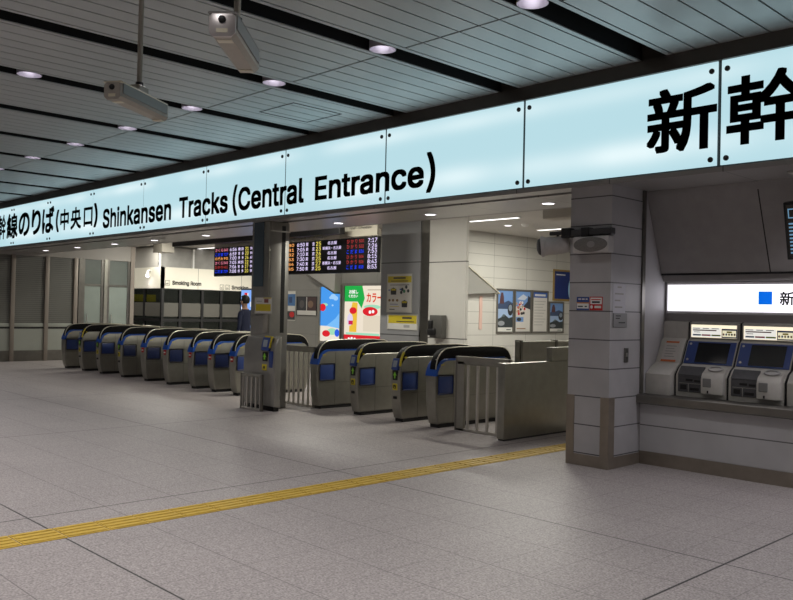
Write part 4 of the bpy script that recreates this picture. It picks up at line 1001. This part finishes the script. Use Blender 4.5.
# ------------------------------------------------------------------ the staff member
def person(loc, yaw):
    H = 1.0
    J = {}
    vs = []; es = []; rs = []
    def v(p, r): vs.append(p); rs.append(r if isinstance(r, tuple) else (r, r)); return len(vs) - 1
    def e(a, b): es.append((a, b))
    # facing +x, left = +y
    pel = v((0, 0, .98), (.135, .115)); wa = v((.01, 0, 1.12), (.145, .11)); ch = v((.015, 0, 1.32), (.165, .12)); sh = v((0, 0, 1.48), (.13, .09)); nk = v((.01, 0, 1.56), (.055, .058)); hb = v((.03, 0, 1.63), (.06, .07)); hm = v((.035, 0, 1.72), (.075, .095)); ht = v((.02, 0, 1.80), (.06, .075))
    for a, b in ((pel, wa), (wa, ch), (ch, sh), (sh, nk), (nk, hb), (hb, hm), (hm, ht)): e(a, b)
    for s in (1, -1):
        hp = v((0, s * .09, .92), .095); kn = v((.02, s * .10, .50), .062); an = v((-.01, s * .10, .09), .042); he = v((-.02, s * .10, .045), .04); to = v((.17, s * .115, .03), .03)
        for a, b in ((pel, hp), (hp, kn), (kn, an), (an, he), (he, to)): e(a, b)
        so = v((0, s * .19, 1.45), .062); el = v((-.03, s * .245, 1.17), .046); wr = v((.06 if s > 0 else .02, s * .235, .93), .032); pa = v((.08 if s > 0 else .03, s * .23, .865), .034)
        for a, b in ((sh, so), (so, el), (el, wr), (wr, pa)): e(a, b)
        for q, (fx, fl) in enumerate(((.028, .07), (.01, .082), (-.01, .078), (-.028, .06))):
            bx, by, bz = vs[pa]
            k1 = v((bx + fx, by, bz - .045), .0095); k2 = v((bx + fx + .008, by - s * .008, bz - .045 - fl * .55), .0085); k3 = v((bx + fx + .016, by - s * .018, bz - .045 - fl), .007)
            e(pa, k1); e(k1, k2); e(k2, k3)
        k1 = v((bx + .045, by - s * .012, bz - .005), .011); k2 = v((bx + .06, by - s * .02, bz - .05), .009); e(pa, k1); e(k1, k2)
    me = bpy.data.meshes.new('person'); me.from_pydata(vs, es, [])
    o = bpy.data.objects.new('person', me); COL.objects.link(o)
    m = o.modifiers.new('skin', 'SKIN'); m.use_smooth_shade = True
    for i, r in enumerate(rs): me.skin_vertices[0].data[i].radius = r
    me.skin_vertices[0].data[0].use_root = True
    m2 = o.modifiers.new('sub', 'SUBSURF'); m2.levels = 2; m2.render_levels = 2
    dg = bpy.context.evaluated_depsgraph_get()
    me2 = bpy.data.meshes.new_from_object(o.evaluated_get(dg))
    bpy.data.objects.remove(o)
    NV = mat('navy uniform', (.012, .018, .05), .75); SK = mat('skin', (.46, .27, .19), .5); SHOE = mat('black shoe', (.01, .01, .01), .35); TR = mat('navy trousers', (.010, .014, .035), .8)
    me2.materials.clear()
    for mm in (NV, SK, SHOE, TR): me2.materials.append(mm)
    for p in me2.polygons:
        c = p.center
        p.material_index = 1 if c.z > 1.545 or (abs(c.y) > .17 and c.z < .91) else (2 if c.z < .085 else (3 if c.z < .97 and abs(c.y) < .17 else 0)); p.use_smooth = True
    # face: nudge a nose, brow and chin
    for q in me2.vertices:
        if q.co.z > 1.58 and q.co.x > .08:
            dz = q.co.z - 1.69
            if abs(q.co.y) < .02 and abs(dz) < .03: q.co.x += .02
    b = bpy.data.objects.new('person', me2); COL.objects.link(b)
    b.location = loc; b.rotation_euler = (0, 0, yaw)
    tag(b, 'person in a navy uniform standing behind the gates left of the steel pillar', 'person')
    def part(name, mb, par=b):
        return build(name, mb, par, local=True)
    mb = MB(); bm = bmesh.new(); bmesh.ops.create_uvsphere(bm, u_segments=20, v_segments=12, radius=1)
    for q in bm.verts:
        q.co = Vector((q.co.x * .112 + .012, q.co.y * .094, q.co.z * .115 + 1.755))
    bmesh.ops.delete(bm, geom=[q for q in bm.verts if q.co.x > .055 and q.co.z < 1.79 or q.co.z < 1.66], context='VERTS')
    mb.addbm(bm, mat('black hair', (.008, .007, .006), .6)); part('hair', mb)
    mb = MB()
    for s in (1, -1): mb.lathe([(0, -.008), (.009, -.004), (.011, 0), (.009, .004), (0, .008)], WHITE, 10, Matrix.Translation((.108, s * .032, 1.715))); mb.lathe([(0, -.004), (.005, 0), (0, .004)], BLACK, 8, Matrix.Translation((.117, s * .032, 1.715)))
    part('eyes', mb)
    mb = MB(); mb.box(.10, .112, -.022, .022, 1.642, 1.652, mat('lips', (.35, .13, .11), .5), .003, 1); part('mouth', mb)
    mb = MB()
    for s in (1, -1): mb.lathe([(0, -.012), (.018, -.008), (.022, 0), (.018, .008), (0, .012)], SK, 10, Matrix.Translation((.02, s * .096, 1.70)) @ Matrix.Rotation(pi / 2, 4, 'X') @ Matrix.Scale(1.4, 4, (0, 1, 0)))
    part('ears', mb)
    return b
pr = person((-15.45, 10.30, 0), radians(200))

# ------------------------------------------------------------------ camera, world, view
cam = bpy.data.cameras.new('camera'); co = bpy.data.objects.new('camera', cam); COL.objects.link(co)
F = 829.126; yaw, pitch, roll = radians(45.99656), radians(.70497), radians(1.26100)
f = Vector((-sin(yaw) * cos(pitch), cos(yaw) * cos(pitch), sin(pitch))); r = Vector((cos(yaw), sin(yaw), 0)); u = r.cross(f)
r2 = cos(roll) * r + sin(roll) * u; u2 = -sin(roll) * r + cos(roll) * u
co.matrix_world = Matrix(((r2.x, u2.x, -f.x, 0), (r2.y, u2.y, -f.y, 0), (r2.z, u2.z, -f.z, 1.6), (0, 0, 0, 1)))
cam.sensor_fit = 'HORIZONTAL'; cam.sensor_width = 36; cam.lens = F / 793 * 36; cam.clip_start = .05; cam.clip_end = 200
SC.camera = co
w = bpy.data.worlds.new('world'); SC.world = w; w.use_nodes = True
w.node_tree.nodes['Background'].inputs[0].default_value = (.5, .5, .52, 1); w.node_tree.nodes['Background'].inputs[1].default_value = .02
SC.view_settings.view_transform = 'Standard'; SC.view_settings.look = 'None'; SC.view_settings.gamma = 1; SC.view_settings.exposure = 0.0
SC.view_settings.use_curve_mapping = False
SC.cycles.use_denoising = True
SC.cycles.max_bounces = 8; SC.cycles.diffuse_bounces = 5; SC.cycles.glossy_bounces = 4; SC.cycles.transparent_max_bounces = 8
SC.cycles.sample_clamp_indirect = 4; SC.cycles.caustics_reflective = False; SC.cycles.caustics_refractive = False
